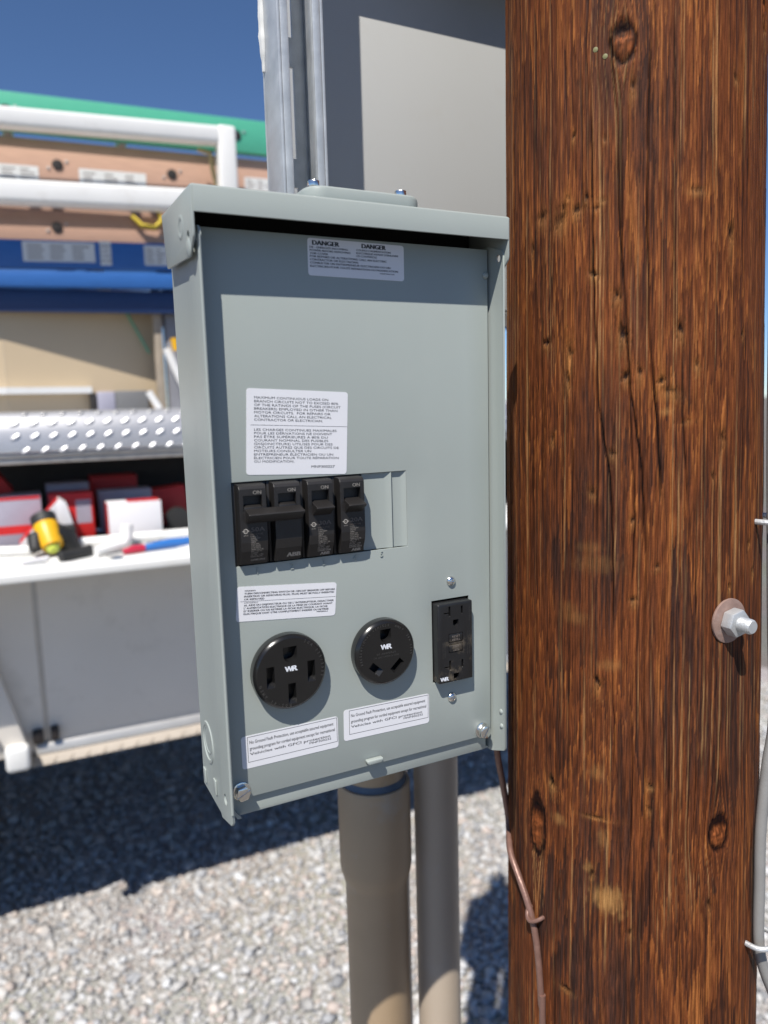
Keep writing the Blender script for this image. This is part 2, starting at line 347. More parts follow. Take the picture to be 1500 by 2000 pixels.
def build_pole():
    ncol = 560; span = R(215)
    A = POLE_A0-span/2+span*np.arange(ncol)/(ncol-1)
    Zr = np.concatenate([np.linspace(-1.60, -0.64, 30)[:-1], np.arange(-0.64, 0.50, 0.0021), np.linspace(0.505, 3.2, 40)])
    AA, ZZ = np.meshgrid(A, Zr)
    arc = (AA-POLE_A0)*0.108                                  # metres round the surface
    # warp of grain round the knots
    knots = [(1217, 80, 15, 24), (1048, 1612, 16, 48), (1405, 1628, 16, 26), (1008, 85, 10, 34), (1494, 20, 10, 26)]
    K = []
    for px, py, w, h in knots:
        a, z = pole_hit(px, py); K.append(((a-POLE_A0)*.108, z, w*0.00052, h*0.00052))
    warp = np.zeros_like(arc)
    for x, z, w, h in K:
        dx = arc-x; dz = (ZZ-z)
        warp += -np.sign(dx)*w*0.9*np.exp(-(np.abs(dx)/(w*2.2)))*np.exp(-(dz/(h*2.2))**2)
    wav = (fbm(arc*6, ZZ*2.2, 3, 3)-.5)*.012
    ga = arc+warp+wav                                          # grain coordinate
    cj = (vn(ga*1000, ZZ*1.2, 31)-.5)*.055+(vn(ga*330, ZZ*2, 32)-.5)*.09     # feathering of patch edges along the grain
    q1 = fbm(ga*15, (ZZ+cj)*5.5, 40, 2)*5; saw = q1-np.floor(q1)                # cut growth rings: slow darkening, sudden pale edge
    q2 = fbm(ga*34+5, (ZZ+cj*.7)*11, 44, 2)*4; saw2 = q2-np.floor(q2)
    n_patch = fbm(ga*24, (ZZ+cj)*8, 41, 3); n_dark = fbm(ga*26+9, (ZZ+cj)*9, 47, 3); n_big = fbm(arc*7, ZZ*3.2, 50, 3)
    streak = vn(ga*760, ZZ*5, 60); streak2 = vn(ga*1250, ZZ*9, 61); streak3 = vn(ga*230, ZZ*3, 62); fleck = vn(ga*1300, ZZ*110, 63)
    coal = np.clip((n_dark-.52)*7, 0, 1)*np.clip((vn(ga*500, ZZ*6, 64)-.12)*2, 0, 1)
    tone = .40+.26*(saw-.5)+.20*(saw2-.5)-.18*coal+.40*(streak-.5)+.46*(streak2-.5)+.05*(streak3-.5)+.24*(fleck-.5)+.22*(n_big-.5)+.16*(n_patch-.5)
    tone += .22*np.exp(-((saw-.93)/.07)**2)
    tone += .10*np.clip(ZZ/.4, -1, 1)                         # paler up the pole
    lines = np.clip((vn(ga*900, ZZ*6, 80)-.74)*7, 0, 1)*np.clip((vn(ga*110, ZZ*7, 81)-.30)*4, 0, 1)*(.4+.6*vn(ga*900, ZZ*60, 82))
    dark = np.clip((vn(ga*800, ZZ*4.0, 90)-.76)*7, 0, 1)*np.clip((vn(ga*90, ZZ*5, 91)-.3)*3, 0, 1)
    disp = .0004*(streak-.5)+.0003*(streak2-.5)+.0006*(streak3-.5)+.0022*(n_big-.5)+.0008*(n_patch-.5)+.0003*(saw-.5)
    disp -= .0008*dark
    # drying cracks
    cr = np.zeros_like(arc)
    cracks = [([(1272, 0), (1270, 90), (1266, 200), (1266, 300), (1264, 400), (1267, 520), (1268, 640), (1279, 760), (1287, 880), (1294, 1000)], .0011, .004),
              ([(1204, 0), (1192, 60), (1196, 130), (1203, 200), (1207, 270), (1208, 350), (1211, 450), (1222, 600), (1232, 800), (1240, 1000), (1232, 1200)], .0008, .003),
              ([(1153, 150), (1155, 330), (1158, 520), (1164, 680), (1170, 800), (1190, 930), (1196, 1060), (1198, 1250)], .0009, .0035),
              ([(1218, 580), (1232, 760), (1252, 900), (1258, 1020), (1262, 1100)], .0009, .0035),
              ([(1333, 680), (1335, 780), (1342, 940), (1345, 1010)], .0008, .003),
              ([(1318, 0), (1320, 200), (1318, 420), (1320, 640)], .0006, .0022),
              ([(1452, 400), (1452, 560), (1446, 640)], .0006, .002),
              ([(1230, 1330), (1236, 1500), (1232, 1640), (1222, 1800)], .0006, .0022),
              ([(1196, 1300), (1200, 1480), (1210, 1560)], .0006, .002),
              ([(1275, 1500), (1270, 1700), (1268, 1900)], .0005, .0018),
              ([(1325, 1440), (1326, 1700), (1328, 2000)], .0005, .0018),
              ([(1360, 900), (1360, 1100), (1362, 1350)], .0005, .0015)]
    for pts, w, dp in cracks:
        q = sorted([((pole_hit(a, b)[0]-POLE_A0)*.108, pole_hit(a, b)[1]) for a, b in pts], key=lambda p: p[1])
        zc = np.array([p[1] for p in q]); ac = np.array([p[0] for p in q])
        xc = np.interp(Zr, zc, ac)+(vn(Zr*70, 0*Zr, int(w*1e5))-.5)*.0012
        w = w*.85; dp = dp*.8
        e = np.clip(np.minimum(Zr-zc[0], zc[-1]-Zr)/.04, 0, 1)*(.45+.55*vn(Zr*22, 0*Zr+.5, int(dp*1e5)))
        g = np.exp(-((arc-xc[:, None])/(w*.8))**2)*e[:, None]
        cr = np.maximum(cr, g*(w/.0011)**.3); disp -= dp*g
    # climbing spur cuts: a dark notch with torn pale wood under it
    spurs = [(1058, 422, 8, 7), (1040, 485, 4, 8), (1095, 425, 9, 8), (1127, 408, 8, 6), (1165, 405, 6, 5), (1160, 535, 6, 4), (1100, 405, 4, 5), (1110, 385, 4, 4),
             (1036, 655, 8, 4), (1068, 668, 9, 5), (1112, 685, 5, 14), (1110, 740, 4, 8), (1035, 568, 3, 6), (1145, 385, 4, 5),
             (1330, 640, 6, 9), (1360, 370, 8, 5), (1428, 452, 6, 14), (1438, 150, 4, 5), (1236, 165, 5, 9), (1205, 575, 5, 6), (1216, 650, 5, 10),
             (1250, 725, 5, 7), (1222, 735, 4, 7), (1310, 762, 11, 5), (1292, 743, 5, 4), (1362, 710, 5, 5), (1343, 822, 6, 3), (1413, 852, 6, 7), (1394, 930, 5, 9),
             (1195, 885, 5, 6), (1236, 1015, 4, 6), (1284, 1105, 6, 5), (1237, 1170, 5, 6), (1155, 960, 5, 5), (1023, 1170, 4, 8), (1166, 1330, 5, 8),
             (1077, 1525, 7, 6), (1270, 1535, 4, 5), (1268, 1580, 3, 6), (1463, 1060, 4, 5), (1470, 1115, 4, 5), (1425, 1145, 3, 6), (1164, 1596, 16, 3), (1155, 1705, 5, 6), (1385, 1765, 4, 9), (1230, 1820, 4, 6), (1105, 1930, 8, 4),
             (1078, 855, 4, 8), (1176, 390, 4, 4), (1120, 265, 4, 5), (1180, 270, 3, 4), (1452, 650, 3, 6)]
    tan = np.zeros_like(arc); hole = np.zeros_like(arc)
    for i, (px, py, w, h) in enumerate(spurs):
        a, z = pole_hit(px, py); x = (a-POLE_A0)*.108; rs_ = random.Random(i); w_ = w*.00050*rs_.uniform(.7, 1.3); h_ = h*.00048*rs_.uniform(.7, 1.3)
        sk = rs_.uniform(-.6, .6); dx = (arc-x)/w_; dz = (ZZ-z)/h_+sk*dx
        jit = (vn(arc*1100, ZZ*800, 5+i)-.5)*1.8; amp = rs_.uniform(.55, 1.0)
        g = np.exp(-(np.abs(dx)**1.6+np.abs(dz)**1.6)*(1.0+jit)*1.2)*amp; g2 = np.exp(-((dx*.9)**2+((dz+1.2)*.55)**2)*(1+jit))*amp; g3 = np.exp(-((dx*.35)**2+(dz*.25)**2))
        hole = np.maximum(hole, g); tan = np.maximum(tan, g2*.8*rs_.uniform(.4, 1)); disp -= .0028*g; disp += .0007*g2
        tone += .12*g3
    # scraped pale spots
    for px, py, w, h, s_ in [(1185, 1758, 22, 22, 1.0), (1150, 1695, 8, 10, .6), (1120, 1205, 22, 12, .26), (1165, 1100, 34, 16, .2), (1090, 1600, 10, 10, .5), (1150, 1070, 20, 10, .2), (1110, 1190, 14, 14, .22), (1300, 805, 10, 5, .5), (1212, 1790, 5, 8, .5), (1165, 1510, 12, 12, .35), (1190, 1300, 16, 10, .3), (1178, 1640, 10, 16, .35)]:
        a, z = pole_hit(px, py); x = (a-POLE_A0)*.108
        jit = (vn(arc*500, ZZ*260, 9)-.5)*1.6
        g = np.exp(-(((arc-x)/(w*.0005))**2+((ZZ-z)/(h*.0005))**2)**1.5*(1+jit)); tan = np.maximum(tan, g*s_)
    # knots
    kn = np.zeros_like(arc); kedge = np.zeros_like(arc)
    for i, (x, z, w, h) in enumerate(K):
        d = np.sqrt(((arc-x)/w)**2+((ZZ-z)/h)**2)+(vn(arc*400, ZZ*400, 12)-.5)*.25
        up = (ZZ-z)/h
        kn = np.maximum(kn, np.clip((1.0-d)*4, 0, 1)); kedge = np.maximum(kedge, np.exp(-((d-1.08)/.18)**2))
        disp += -.0016*np.exp(-((d-1.1)/.2)**2)-.003*np.clip((1-d)*3, 0, 1)*np.clip(up*1.4, 0, 1)
        hole = np.maximum(hole, np.clip((1.1-d)*3, 0, 1)*np.clip((up-.25)*2.2, 0, 1)*.9)
        tone += .10*np.exp(-((d-1.6)/.5)**2)
    tone = np.clip(tone, 0, 1)
    c0 = np.array([.034, .0140, .0090]); c1 = np.array([.132, .0385, .0125]); c2 = np.array([.295, .105, .028])
    t = tone[..., None]
    C = np.where(t < .5, c0+(c1-c0)*(t*2), c1+(c2-c1)*(t*2-1))
    pur = (coal*.36)[..., None]
    C = C*(1-pur)+np.array([.030, .019, .017])*(.55+.9*streak[..., None])*pur
    C = C+(np.array([.36, .20, .080])-C)*(lines*.7)[..., None]
    C = C*(1-.62*dark[..., None])
    C = C+(np.array([.40, .21, .07])-C)*(tan*.62)[..., None]
    kc = np.array([.17, .050, .015])*(.35+1.3*vn(arc*900, ZZ*300, 14)*vn(arc*300, ZZ*900, 15)*1.6)[..., None]
    C = C+(kc-C)*kn[..., None]*.9
    C = C*(1-.85*np.clip(kedge*1.1, 0, 1)[..., None])
    C = C*(1-.93*np.clip(cr*1.7, 0, 1)[..., None])*(1-.93*np.clip(hole*1.5, 0, 1)[..., None])
    C = np.clip(C, .003, .8)
    cx, cy = 0.5174-0.0094*ZZ, 0.0050+0.0094*ZZ; rr = pole_r(ZZ)+disp
    nr = len(Zr)
    P = np.stack([cx+rr*np.cos(AA), cy+rr*np.sin(AA), ZZ+Z0], -1)
    # back of the pole, coarse
    nb = 40; AB = A[-1]+(2*math.pi-span)*np.arange(1, nb)/nb
    AB2, ZB = np.meshgrid(AB, Zr)
    PB = np.stack([0.5174-0.0094*ZB+pole_r(ZB)*np.cos(AB2), 0.0050+0.0094*ZB+pole_r(ZB)*np.sin(AB2), ZB+Z0], -1)
    P = np.concatenate([P, PB], 1); C = np.concatenate([C, np.broadcast_to(C[:, -1:].mean(1, keepdims=True)*0+np.array([.09, .04, .016]), (nr, nb-1, 3))], 1)
    nc = ncol+nb-1
    idx = np.arange(nr*nc).reshape(nr, nc)
    a = idx[:-1]; b = idx[1:]
    Q = np.stack([a, np.roll(a, -1, 1), np.roll(b, -1, 1), b], -1).reshape(-1, 4)
    me = bpy.data.meshes.new('shaft'); V = P.reshape(-1, 3)
    me.vertices.add(len(V)); me.vertices.foreach_set('co', V.astype(np.float32).ravel())
    me.loops.add(Q.size); me.loops.foreach_set('vertex_index', Q.astype(np.int32).ravel())
    me.polygons.add(len(Q)); me.polygons.foreach_set('loop_start', np.arange(0, Q.size, 4, dtype=np.int32)); me.update(calc_edges=True); me.validate()
    ca = me.color_attributes.new('wood', 'FLOAT_COLOR', 'POINT'); ca.data.foreach_set('color', np.concatenate([C.reshape(-1, 3), np.ones((len(V), 1))], 1).astype(np.float32).ravel())
    m = bpy.data.materials.new('creosoted_wood'); m.use_nodes = True; n = m.node_tree.nodes; l = m.node_tree.links; p = n['Principled BSDF']
    at_ = n.new('ShaderNodeAttribute'); at_.attribute_name = 'wood'; tc = n.new('ShaderNodeTexCoord'); mp = n.new('ShaderNodeMapping'); mp.inputs['Scale'].default_value = (1, 1, .05); l.new(tc.outputs['Object'], mp.inputs[0])
    nz = n.new('ShaderNodeTexNoise'); nz.inputs['Scale'].default_value = 900; nz.inputs['Detail'].default_value = 5; l.new(mp.outputs[0], nz.inputs['Vector'])
    n2 = n.new('ShaderNodeTexNoise'); n2.inputs['Scale'].default_value = 700; n2.inputs['Detail'].default_value = 4; l.new(tc.outputs['Object'], n2.inputs['Vector'])
    mr = n.new('ShaderNodeMapRange'); mr.inputs['From Min'].default_value = .3; mr.inputs['From Max'].default_value = .7; mr.inputs['To Min'].default_value = .55; mr.inputs['To Max'].default_value = 1.55; l.new(nz.outputs['Fac'], mr.inputs['Value'])
    m2 = n.new('ShaderNodeMapRange'); m2.inputs['To Min'].default_value = .8; m2.inputs['To Max'].default_value = 1.2; l.new(n2.outputs['Fac'], m2.inputs['Value'])
    mu = n.new('ShaderNodeMath'); mu.operation = 'MULTIPLY'; l.new(mr.outputs[0], mu.inputs[0]); l.new(m2.outputs[0], mu.inputs[1])
    vm = n.new('ShaderNodeVectorMath'); vm.operation = 'SCALE'; l.new(at_.outputs['Color'], vm.inputs[0]); l.new(mu.outputs[0], vm.inputs['Scale']); l.new(vm.outputs[0], p.inputs['Base Color'])
    b = n.new('ShaderNodeBump'); b.inputs['Strength'].default_value = .55; b.inputs['Distance'].default_value = .0008; l.new(nz.outputs['Fac'], b.inputs['Height']); l.new(b.outputs[0], p.inputs['Normal'])
    p.inputs['Roughness'].default_value = .62; p.inputs['Specular IOR Level'].default_value = .10
    root = thing('utility_pole', (0.5174, 0.005, 0), 'brown creosoted wooden utility pole right of the grey outlet panel', 'pole')
    o = put('shaft', me, m, root, smooth=0)
    me.polygons.foreach_set('use_smooth', [True]*len(me.polygons))
    # through bolt: washer, hex nut, threaded end
    a0, z0 = pole_hit(1423, 1212)
    nrm = np.array([math.cos(a0), math.sin(a0), 0.0]); c = pole_pt(a0, z0, -.001)
    ws = MB().lathe([(.0185, 0), (.0185, .0022), (.006, .0024)], c, nrm, 40).build('washer', RUST, root, bevel=.0004)
    nut = MB(); ax = nrm; e1 = np.array([-nrm[1], nrm[0], 0]); e2 = np.array([0, 0, 1.0])
    hexp = [(0.0118*math.cos(R(60*i+12)), 0.0118*math.sin(R(60*i+12))) for i in range(6)]
    nut.add([c+ax*t+e1*p_+e2*q_ for t in (.0024, .0125) for p_, q_ in hexp], [(0, 1, 2, 3, 4, 5), (11, 10, 9, 8, 7, 6)]+[(i, (i+1) % 6, 6+(i+1) % 6, 6+i) for i in range(6)])
    bo = nut.build('nut', GALVD, root, bevel=.0012)
    prof = []; t = .012
    for i in range(8): prof += [(.0062, t), (.0054, t+.0007)]; t += .0013
    prof += [(.0060, t), (.0050, t+.0015)]
    MB().lathe(prof, c, nrm, 24).build('bolt_end', RUST if False else GALVD, root)
    # plugged holes (pale green nail heads) near the upper knot
    for px, py in ((1163, 97), (1182, 110)):
        a, z = pole_hit(px, py); nn = np.array([math.cos(a), math.sin(a), 0])
        MB().lathe([(.0019, -.002), (.0019, .0001), (.0009, .0004)], pole_pt(a, z), nn, 14).build('nail_head', mat('nail_paint', (.20, .19, .08), .6) if 'nail_paint' not in MATS else MATS['nail_paint'], root)
    return root
build_pole()

# ================================================================== SERVICE TRUCK (behind, out of focus)
def tb(mb, u0, u1, k0, k1, h0, h1): return mb.box(u0, u1, k0, k1, h0, h1, T)
truck = thing('service_truck', T(0.6, 1.9, 0), 'white utility service truck with its side compartment folded open', 'truck')
KW = 1.62
UL, UR = -2.6, 2.0
def hpx(px, py, k): return tp(px, py, k)[2]
def trk(name, mb, m, parent=truck, bevel=.004, seg=2): return mb.build(name, m, parent, bevel=bevel, seg=seg)
hs0 = hpx(225, 1466, KW-.03); hs1 = hpx(225, 1446, KW-.013); hs2 = hpx(225, 1424, KW)        # skirt bottom, top, trim top
HD = 1.188                                                                                  # open door surface
hO = hpx(178, 900, KW); hB = hpx(178, 879, KW-.012); hC = hpx(178, 801, KW+.05)             # opening top, plate bottom, plate top
# lower side panels with a seam between them
us = tp(80, 1300, KW)[0]
trk('side_panel', tb(MB(), us+.006, UR, KW, KW+.03, hs1+.002, HD-.002), TPANEL)
trk('side_panel', tb(MB(), -.9, us-.006, KW, KW+.03, hs1+.002, HD-.002), TPANEL)
trk('seam_channel', tb(MB(), us-.01, us+.01, KW+.005, KW+.02, hs1+.01, HD-.01), ALUT, bevel=0)
trk('body_core', tb(MB(), UL, UR, KW+.50, 3.6, hs1+.02, hC-.05), TPANEL)
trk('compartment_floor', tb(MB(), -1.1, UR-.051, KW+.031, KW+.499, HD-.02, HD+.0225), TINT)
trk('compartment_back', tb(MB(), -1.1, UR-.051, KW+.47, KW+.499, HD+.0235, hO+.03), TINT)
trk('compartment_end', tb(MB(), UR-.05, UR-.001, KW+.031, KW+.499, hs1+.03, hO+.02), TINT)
trk('chassis_frame', tb(tb(MB(), UL, 1.8, 2.1, 2.2, .45, hs1+.018), UL, 1.8, 3.0, 3.1, .45, hs1+.018), RUBBER)
trk('top_deck', tb(MB(), -1.9, UR, KW+.06, 3.6, hC-.035, hC-.004), ALU)
# skirt: trim and dusty tread strip
trk('lower_trim', MB().prism([(KW-.014, hs1+.0015), (KW-.001, hs1+.0015), (KW-.001, hs2), (KW-.005, hs2)], 'x', us-.03, UR, T), ALUT, bevel=.001)
trk('tread_strip', MB().prism([(KW-.034, hs0), (KW+.02, hs0), (KW+.02, hs1), (KW-.015, hs1)], 'x', us-.05, UR, T), SKIRT, bevel=.003)
rib = MB().prism([(KW-.0338, hs0+.006), (KW-.030, hs0+.006), (KW-.0135, hs1-.003), (KW-.0158, hs1-.003)], 'x', 0, .006, lambda x, y, z: T(x+(z-hs0)*1.0, y, z))
for i in range(44):
    u = us+i*.042; g = MB(); g.v = [tuple(np.array(v)+TU*u) for v in rib.v]; g.f = rib.f
    if u < UR-.06: trk('tread_rib', g, SKIRT, bevel=0)
# flared fender edge, its bright foot, and the latch
fe = MB(); pts_ = [tp(px, py, KW-.03) for px, py in ((-60, 1180), (2, 1326), (58, 1462), (14, 1470), (-70, 1320))]
fe.prism([(p[0], p[2]) for p in pts_], 'y', KW-.045, KW-.012, T)
trk('fender_edge', fe, TPANEL, bevel=.006)
c1 = tp(8, 1462, KW-.06); c2 = tp(62, 1500, KW-.06)
trk('fender_foot', tb(MB(), c1[0], c2[0], KW-.075, KW-.036, c2[2], c1[2]), TWHITE, bevel=.012, seg=3)
lp = tp(92, 1440, KW-.02)
trk('latch', tb(MB(), lp[0]-.034, lp[0]-.008, KW-.02, KW-.001, lp[2]-.016, lp[2]+.022), RUNGB, bevel=.004)
trk('latch', tb(MB(), lp[0]+.010, lp[0]+.030, KW-.02, KW-.001, lp[2]-.014, lp[2]+.024), RUNGB, bevel=.004)
# fold-down door with a rolled white lip
trk('fold_down_door', MB().prism([(1.398, HD-.014), (KW-.006, HD+.002), (KW-.006, HD+.0219), (1.398, HD)], 'x', -1.2, UR, T), TWHITE, bevel=.002)
trk('door_lip', MB().prism([(1.361, 1.172), (1.391, 1.171), (1.3975, 1.177), (1.3975, HD+.004), (1.389, HD+.012), (1.371, HD+.012), (1.361, HD+.004)], 'x', -1.2, UR, T), TWHITE, bevel=.004, seg=3)
for k_ in (1.44, 1.49): trk('door_rib', MB().prism([(k_-.010, floor_h(k_-.01)+.0005), (k_-.005, floor_h(k_)+.004), (k_+.005, floor_h(k_)+.004), (k_+.010, floor_h(k_+.01)+.0005)], 'x', -1.2, UR, T), TWHITE, bevel=0)
# header over the opening: trim bands and tread plate
hm = hO+(hB-hO)*.55
trk('header_trim', tb(MB(), -1.9, UR, KW-.006, KW+.03, hO, hm-.001), ALUT)
trk('header_trim', tb(MB(), -1.9, UR, KW-.012, KW+.03, hm, hB-.001), ALUT)
hp_ = hC-hB
plate = trk('tread_plate', MB().prism([(KW-.018, hB), (KW+.03, hB), (KW+.062, hC-.012), (KW+.052, hC), (KW+.022, hC-.002), (KW+.006, hC-hp_*.16), (KW-.008, hB+hp_*.5)], 'x', -1.9, UR, T), ALU, bevel=.004, seg=3)
lug = None
for row, (kk, f_, rx) in enumerate(((KW-.0120, .40, -14), (KW-.0168, .06, -10), (KW-.0015, .72, -22), (KW+.014, .93, -50))):
    for i in range(44):
        u = -.02+i*.0445+(row % 2)*.022
        if lug is None:
            lug = MB().lathe([(.0012, 0), (.0055, .0005), (.0042, .0026), (.0008, .0032)], (0, 0, 0), (0, -1, .1), 12).mesh('lug'); lug.materials.append(mat('polished_lug', (.56, .56, .57), .38, metal=.55)); lug.polygons.foreach_set('use_smooth', [True]*len(lug.polygons))
        o = bpy.data.objects.new('lug', lug); col.objects.link(o); o.parent = plate
        o.location = np.array(T(u, kk, hB+hp_*f_))-np.array(ORG[truck.name]); o.rotation_euler = (R(rx-12), R(-32), 0); o.scale = (2.4, .42, .95)
# small boxes and white rail on the deck
kd = KW+.22; bx = [tp(px, 775, kd)[0] for px in (176, 190, 226, 290)]; bt_ = tp(240, 763, kd)[2]
trk('deck_box', tb(MB(), bx[2], bx[3], kd, kd+.16, hC-.004, bt_), GREYB)
trk('deck_box_end', tb(MB(), bx[1], bx[2]-.001, kd+.002, kd+.15, hC-.004, bt_-.002), PCARD)
trk('deck_box_cap', tb(MB(), bx[0], bx[1]-.001, kd+.004, kd+.15, hC-.004, bt_-.006), RUNGB)
# tan side board standing on the deck, a white rail along its foot
KB = 1.838
def TW(u, k, h): return T(u, k+.15*max(u-tp(0, 600, 1.84)[0], 0), h)
ub = tp(322, 680, KB)[0]
ua_ = tp(0, 600, 1.84)[0]
trk('side_board', MB().box(-1.9, ua_-.0005, KB, KB+.02, hC-.003, tp(100, 596, KB)[2], TW), TAN, bevel=0)
trk('side_board', MB().box(ua_, ub, KB, KB+.02, hC-.003, tp(100, 596, KB)[2], TW), TAN, bevel=0)
hr = tp(60, 762, KB-.02)[2]
trk('board_rail', MB().box(-1.9, ua_-.0005, KB-.03, KB-.002, hr-.010, hr+.008, TW), TWHITE, bevel=0)
trk('board_rail', MB().box(ua_, tp(180, 760, KB)[0], KB-.03, KB-.002, hr-.010, hr+.008, TW), TWHITE, bevel=0)
# rack: two rails, posts and braces
KR = 1.72
def tube_t(name, pts, r_, m=RACK, n=10): return trk(name, MB().tube([T(*p) for p in pts], r_, n), m, bevel=0)
def rail(name, a, b, w, ext0=-1.6, ext1=None):
    p = tp(*a, KR); q = tp(*b, KR); sl_ = (q[2]-p[2])/(q[0]-p[0]); u1 = q[0] if ext1 is None else ext1
    f_ = lambda u: p[2]+sl_*(u-p[0])
    mb = MB(); mb.add([T(u, k, f_(u)+d) for u in (ext0, u1) for k, d in ((KR-w, -w), (KR+w, -w), (KR+w, w), (KR-w, w))], [(0, 1, 2, 3), (7, 6, 5, 4), (0, 4, 5, 1), (1, 5, 6, 2), (2, 6, 7, 3), (3, 7, 4, 0)])
    return trk(name, mb, RACK, bevel=.010, seg=3)
rail('rack_rail', (0, 230), (428, 267), .0240)
rail('rack_rail', (0, 375), (343, 392), .0285, ext1=1.7)
pt = tp(443, 243, KR-.026); pb = tp(447, 400, KR)
trk('rack_post', tb(MB(), pt[0]-.026, pt[0]+.026, KR-.026, KR+.026, pb[2]-.02, pt[2]), RACK, bevel=.009, seg=3)
p0 = tp(296, 620, 1.83); p1 = tp(313, 620, 1.83); p2 = tp(318, 620, 1.83); p3 = tp(350, 620, 1.83)
trk('rack_leg', tb(MB(), p0[0]+.005, p1[0]+.004, 1.83, 1.86, hC-.003, p0[2]+.12), mat('worn_brown_grey_paint', (.36, .30, .23), .6, var=.3, vscale=30), bevel=.004)
trk('rack_leg', tb(MB(), p2[0]+.006, p3[0]+.02, 1.84, 1.88, hC-.003, p0[2]+.12), mat('worn_grey_paint', (.25, .25, .27), .5, var=.2, vscale=30), bevel=.004)
a_ = tp(325, 680, 1.80); b_ = tp(352, 740, 1.80); tube_t('rack_brace', [(a_[0], 1.80, a_[2]), (b_[0], 1.80, b_[2]), (b_[0]+.06, 1.80, b_[2]-.12)], .012)
a_ = tp(290, 765, 1.80); b_ = tp(312, 800, 1.80); tube_t('rack_brace', [(a_[0], 1.80, a_[2]), (b_[0], 1.80, hC)], .010)
a_ = tp(238, 612, 1.88); b_ = tp(292, 690, 1.88); tube_t('lashing_cord', [(a_[0], 1.88, a_[2]+.03), (b_[0], 1.88, b_[2])], .003, MATS['green_fibreglass'])
a_ = tp(340, 660, 1.78); b_ = tp(346, 684, 1.78)
tube_t('rack_knob', [(a_[0], 1.78, a_[2]), (b_[0], 1.78, b_[2])], .012, YEL)
# rear wheel, mostly under the body and out of the picture
wh = MB().lathe([(.22, 0), (.385, .0), (.41, .03), (.41, .23), (.385, .26), (.22, .26)], T(-.85, 1.72, .41), TV, 48)
wt = trk('wheel', wh, RUBBER, bevel=0); trk('rim', MB().lathe([(.02, .01), (.10, -.005), (.18, .03), (.219, .0), (.219, .2)], T(-.85, 1.74, .41), TV, 40), TWHITE, parent=wt, bevel=0)

# ---- ladders on the rack
def ladder(label, m, k0, rails, rungs_px, labels, group='ladders strapped to the truck rack', caps=True, u0=-1.6, u1=1.9, depth=.03, gap=.0):
    """rails: list of (pixel top at two x, pixel bottom) lines of the web facing the eye"""
    base = T(.2, k0, Z0+.3); root = thing('extension_ladder', base, label, 'ladder', group)
    info = []
    for (a, b, hgt) in rails:
        p = tp(*a, k0); q = tp(*b, k0); s_ = (q[2]-p[2])/(q[0]-p[0]); f_ = (lambda u, p=p, s_=s_: p[2]+s_*(u-p[0])); info.append((f_, hgt))
        mb = MB()
        prof = [(0, 0), (0, -hgt), (depth, -hgt), (depth, -hgt+.006), (.005, -hgt+.006), (.005, -.006), (depth, -.006), (depth, 0)]
        mb.add([T(u, k0+dk, f_(u)+dh) for u in (u0, u1) for dk, dh in prof], [tuple(range(8)), tuple(range(15, 7, -1))]+[(i, (i+1) % 8, 8+(i+1) % 8, 8+i) for i in range(8)])
        rl = mb.build('rail', m, root, bevel=.0015)
        mb2 = MB(); mb2.add([T(u, k0+.38+dk, f_(u)+dh) for u in (u0, u1) for dk, dh in prof], [tuple(range(8)), tuple(range(15, 7, -1))]+[(i, (i+1) % 8, 8+(i+1) % 8, 8+i) for i in range(8)])
        mb2.build('rail', m, root, bevel=.0015)
    for ri, (f_, hgt) in enumerate(info):
        up = tp(*rungs_px[ri % len(rungs_px)], k0)[0]
        for j in range(-4, 6):
            u = up+j*.3048
            if not u0+.05 < u < u1-.05: continue
            h = f_(u)-hgt*.5
            rg = MB().tube([T(u, k0+.004, h), T(u, k0+.395, h)], .016, 12).build('rung', LADAL, root)
            if not caps: continue
            MB().lathe([(.005, -.004), (.0135, -.003), (.015, .001)], T(u, k0-.0005, h), TV, 16).build('rung_cap', RUNGB, rg)
            for s2 in (-.026, .026):
                MB().lathe([(.001, -.003), (.004, -.002), (.0045, .0005)], T(u+s2*.9, k0-.0005, h+s2*.4), TV, 8).build('rivet', LADAL, rg)
    for (ri, pxa, pxb, y0, y1, m2) in labels:
        f_, hgt = info[ri]; ua = tp(pxa, 0.5*(y0+y1), k0)[0]; ub = tp(pxb, .5*(y0+y1), k0)[0]; h0 = tp(pxa, y1, k0)[2]; h1 = tp(pxa, y0, k0)[2]
        sl_ = f_(1)-f_(0)
        mb = MB(); mb.add([T(ua, k0-.0012, h0), T(ub, k0-.0012, h0+sl_*(ub-ua)), T(ub, k0-.0012, h1+sl_*(ub-ua)), T(ua, k0-.0012, h1), T(ua, k0-.0003, h0), T(ub, k0-.0003, h0+sl_*(ub-ua)), T(ub, k0-.0003, h1+sl_*(ub-ua)), T(ua, k0-.0003, h1)],
                          [(0, 1, 2, 3), (7, 6, 5, 4), (0, 4, 5, 1), (1, 5, 6, 2), (2, 6, 7, 3), (3, 7, 4, 0)])
        lb = mb.build('ladder_label', m2, root)
        pr = MB(); w = ub-ua; hh = h1-h0
        for r_ in range(4):
            for c_ in range(3):
                x0_ = ua+w*(.06+.31*c_); x1_ = x0_+w*random.uniform(.12, .26); z_ = h0+hh*(.15+.2*r_)+sl_*(x0_-ua)
                pr.add([T(x0_, k0-.0016, z_), T(x1_, k0-.0016, z_+sl_*(x1_-x0_)), T(x1_, k0-.0016, z_+hh*.07+sl_*(x1_-x0_)), T(x0_, k0-.0016, z_+hh*.07)], [(0, 1, 2, 3)])
        struct(pr.build('print', INKD, lb, smooth=0), 'stuff')
    return root
ladder('topmost ladder on the truck rack, with bright green fibreglass rails', GREEN, 1.79, [((0, 176), (530, 239), .094)], [(10, 200)], [], depth=.028)
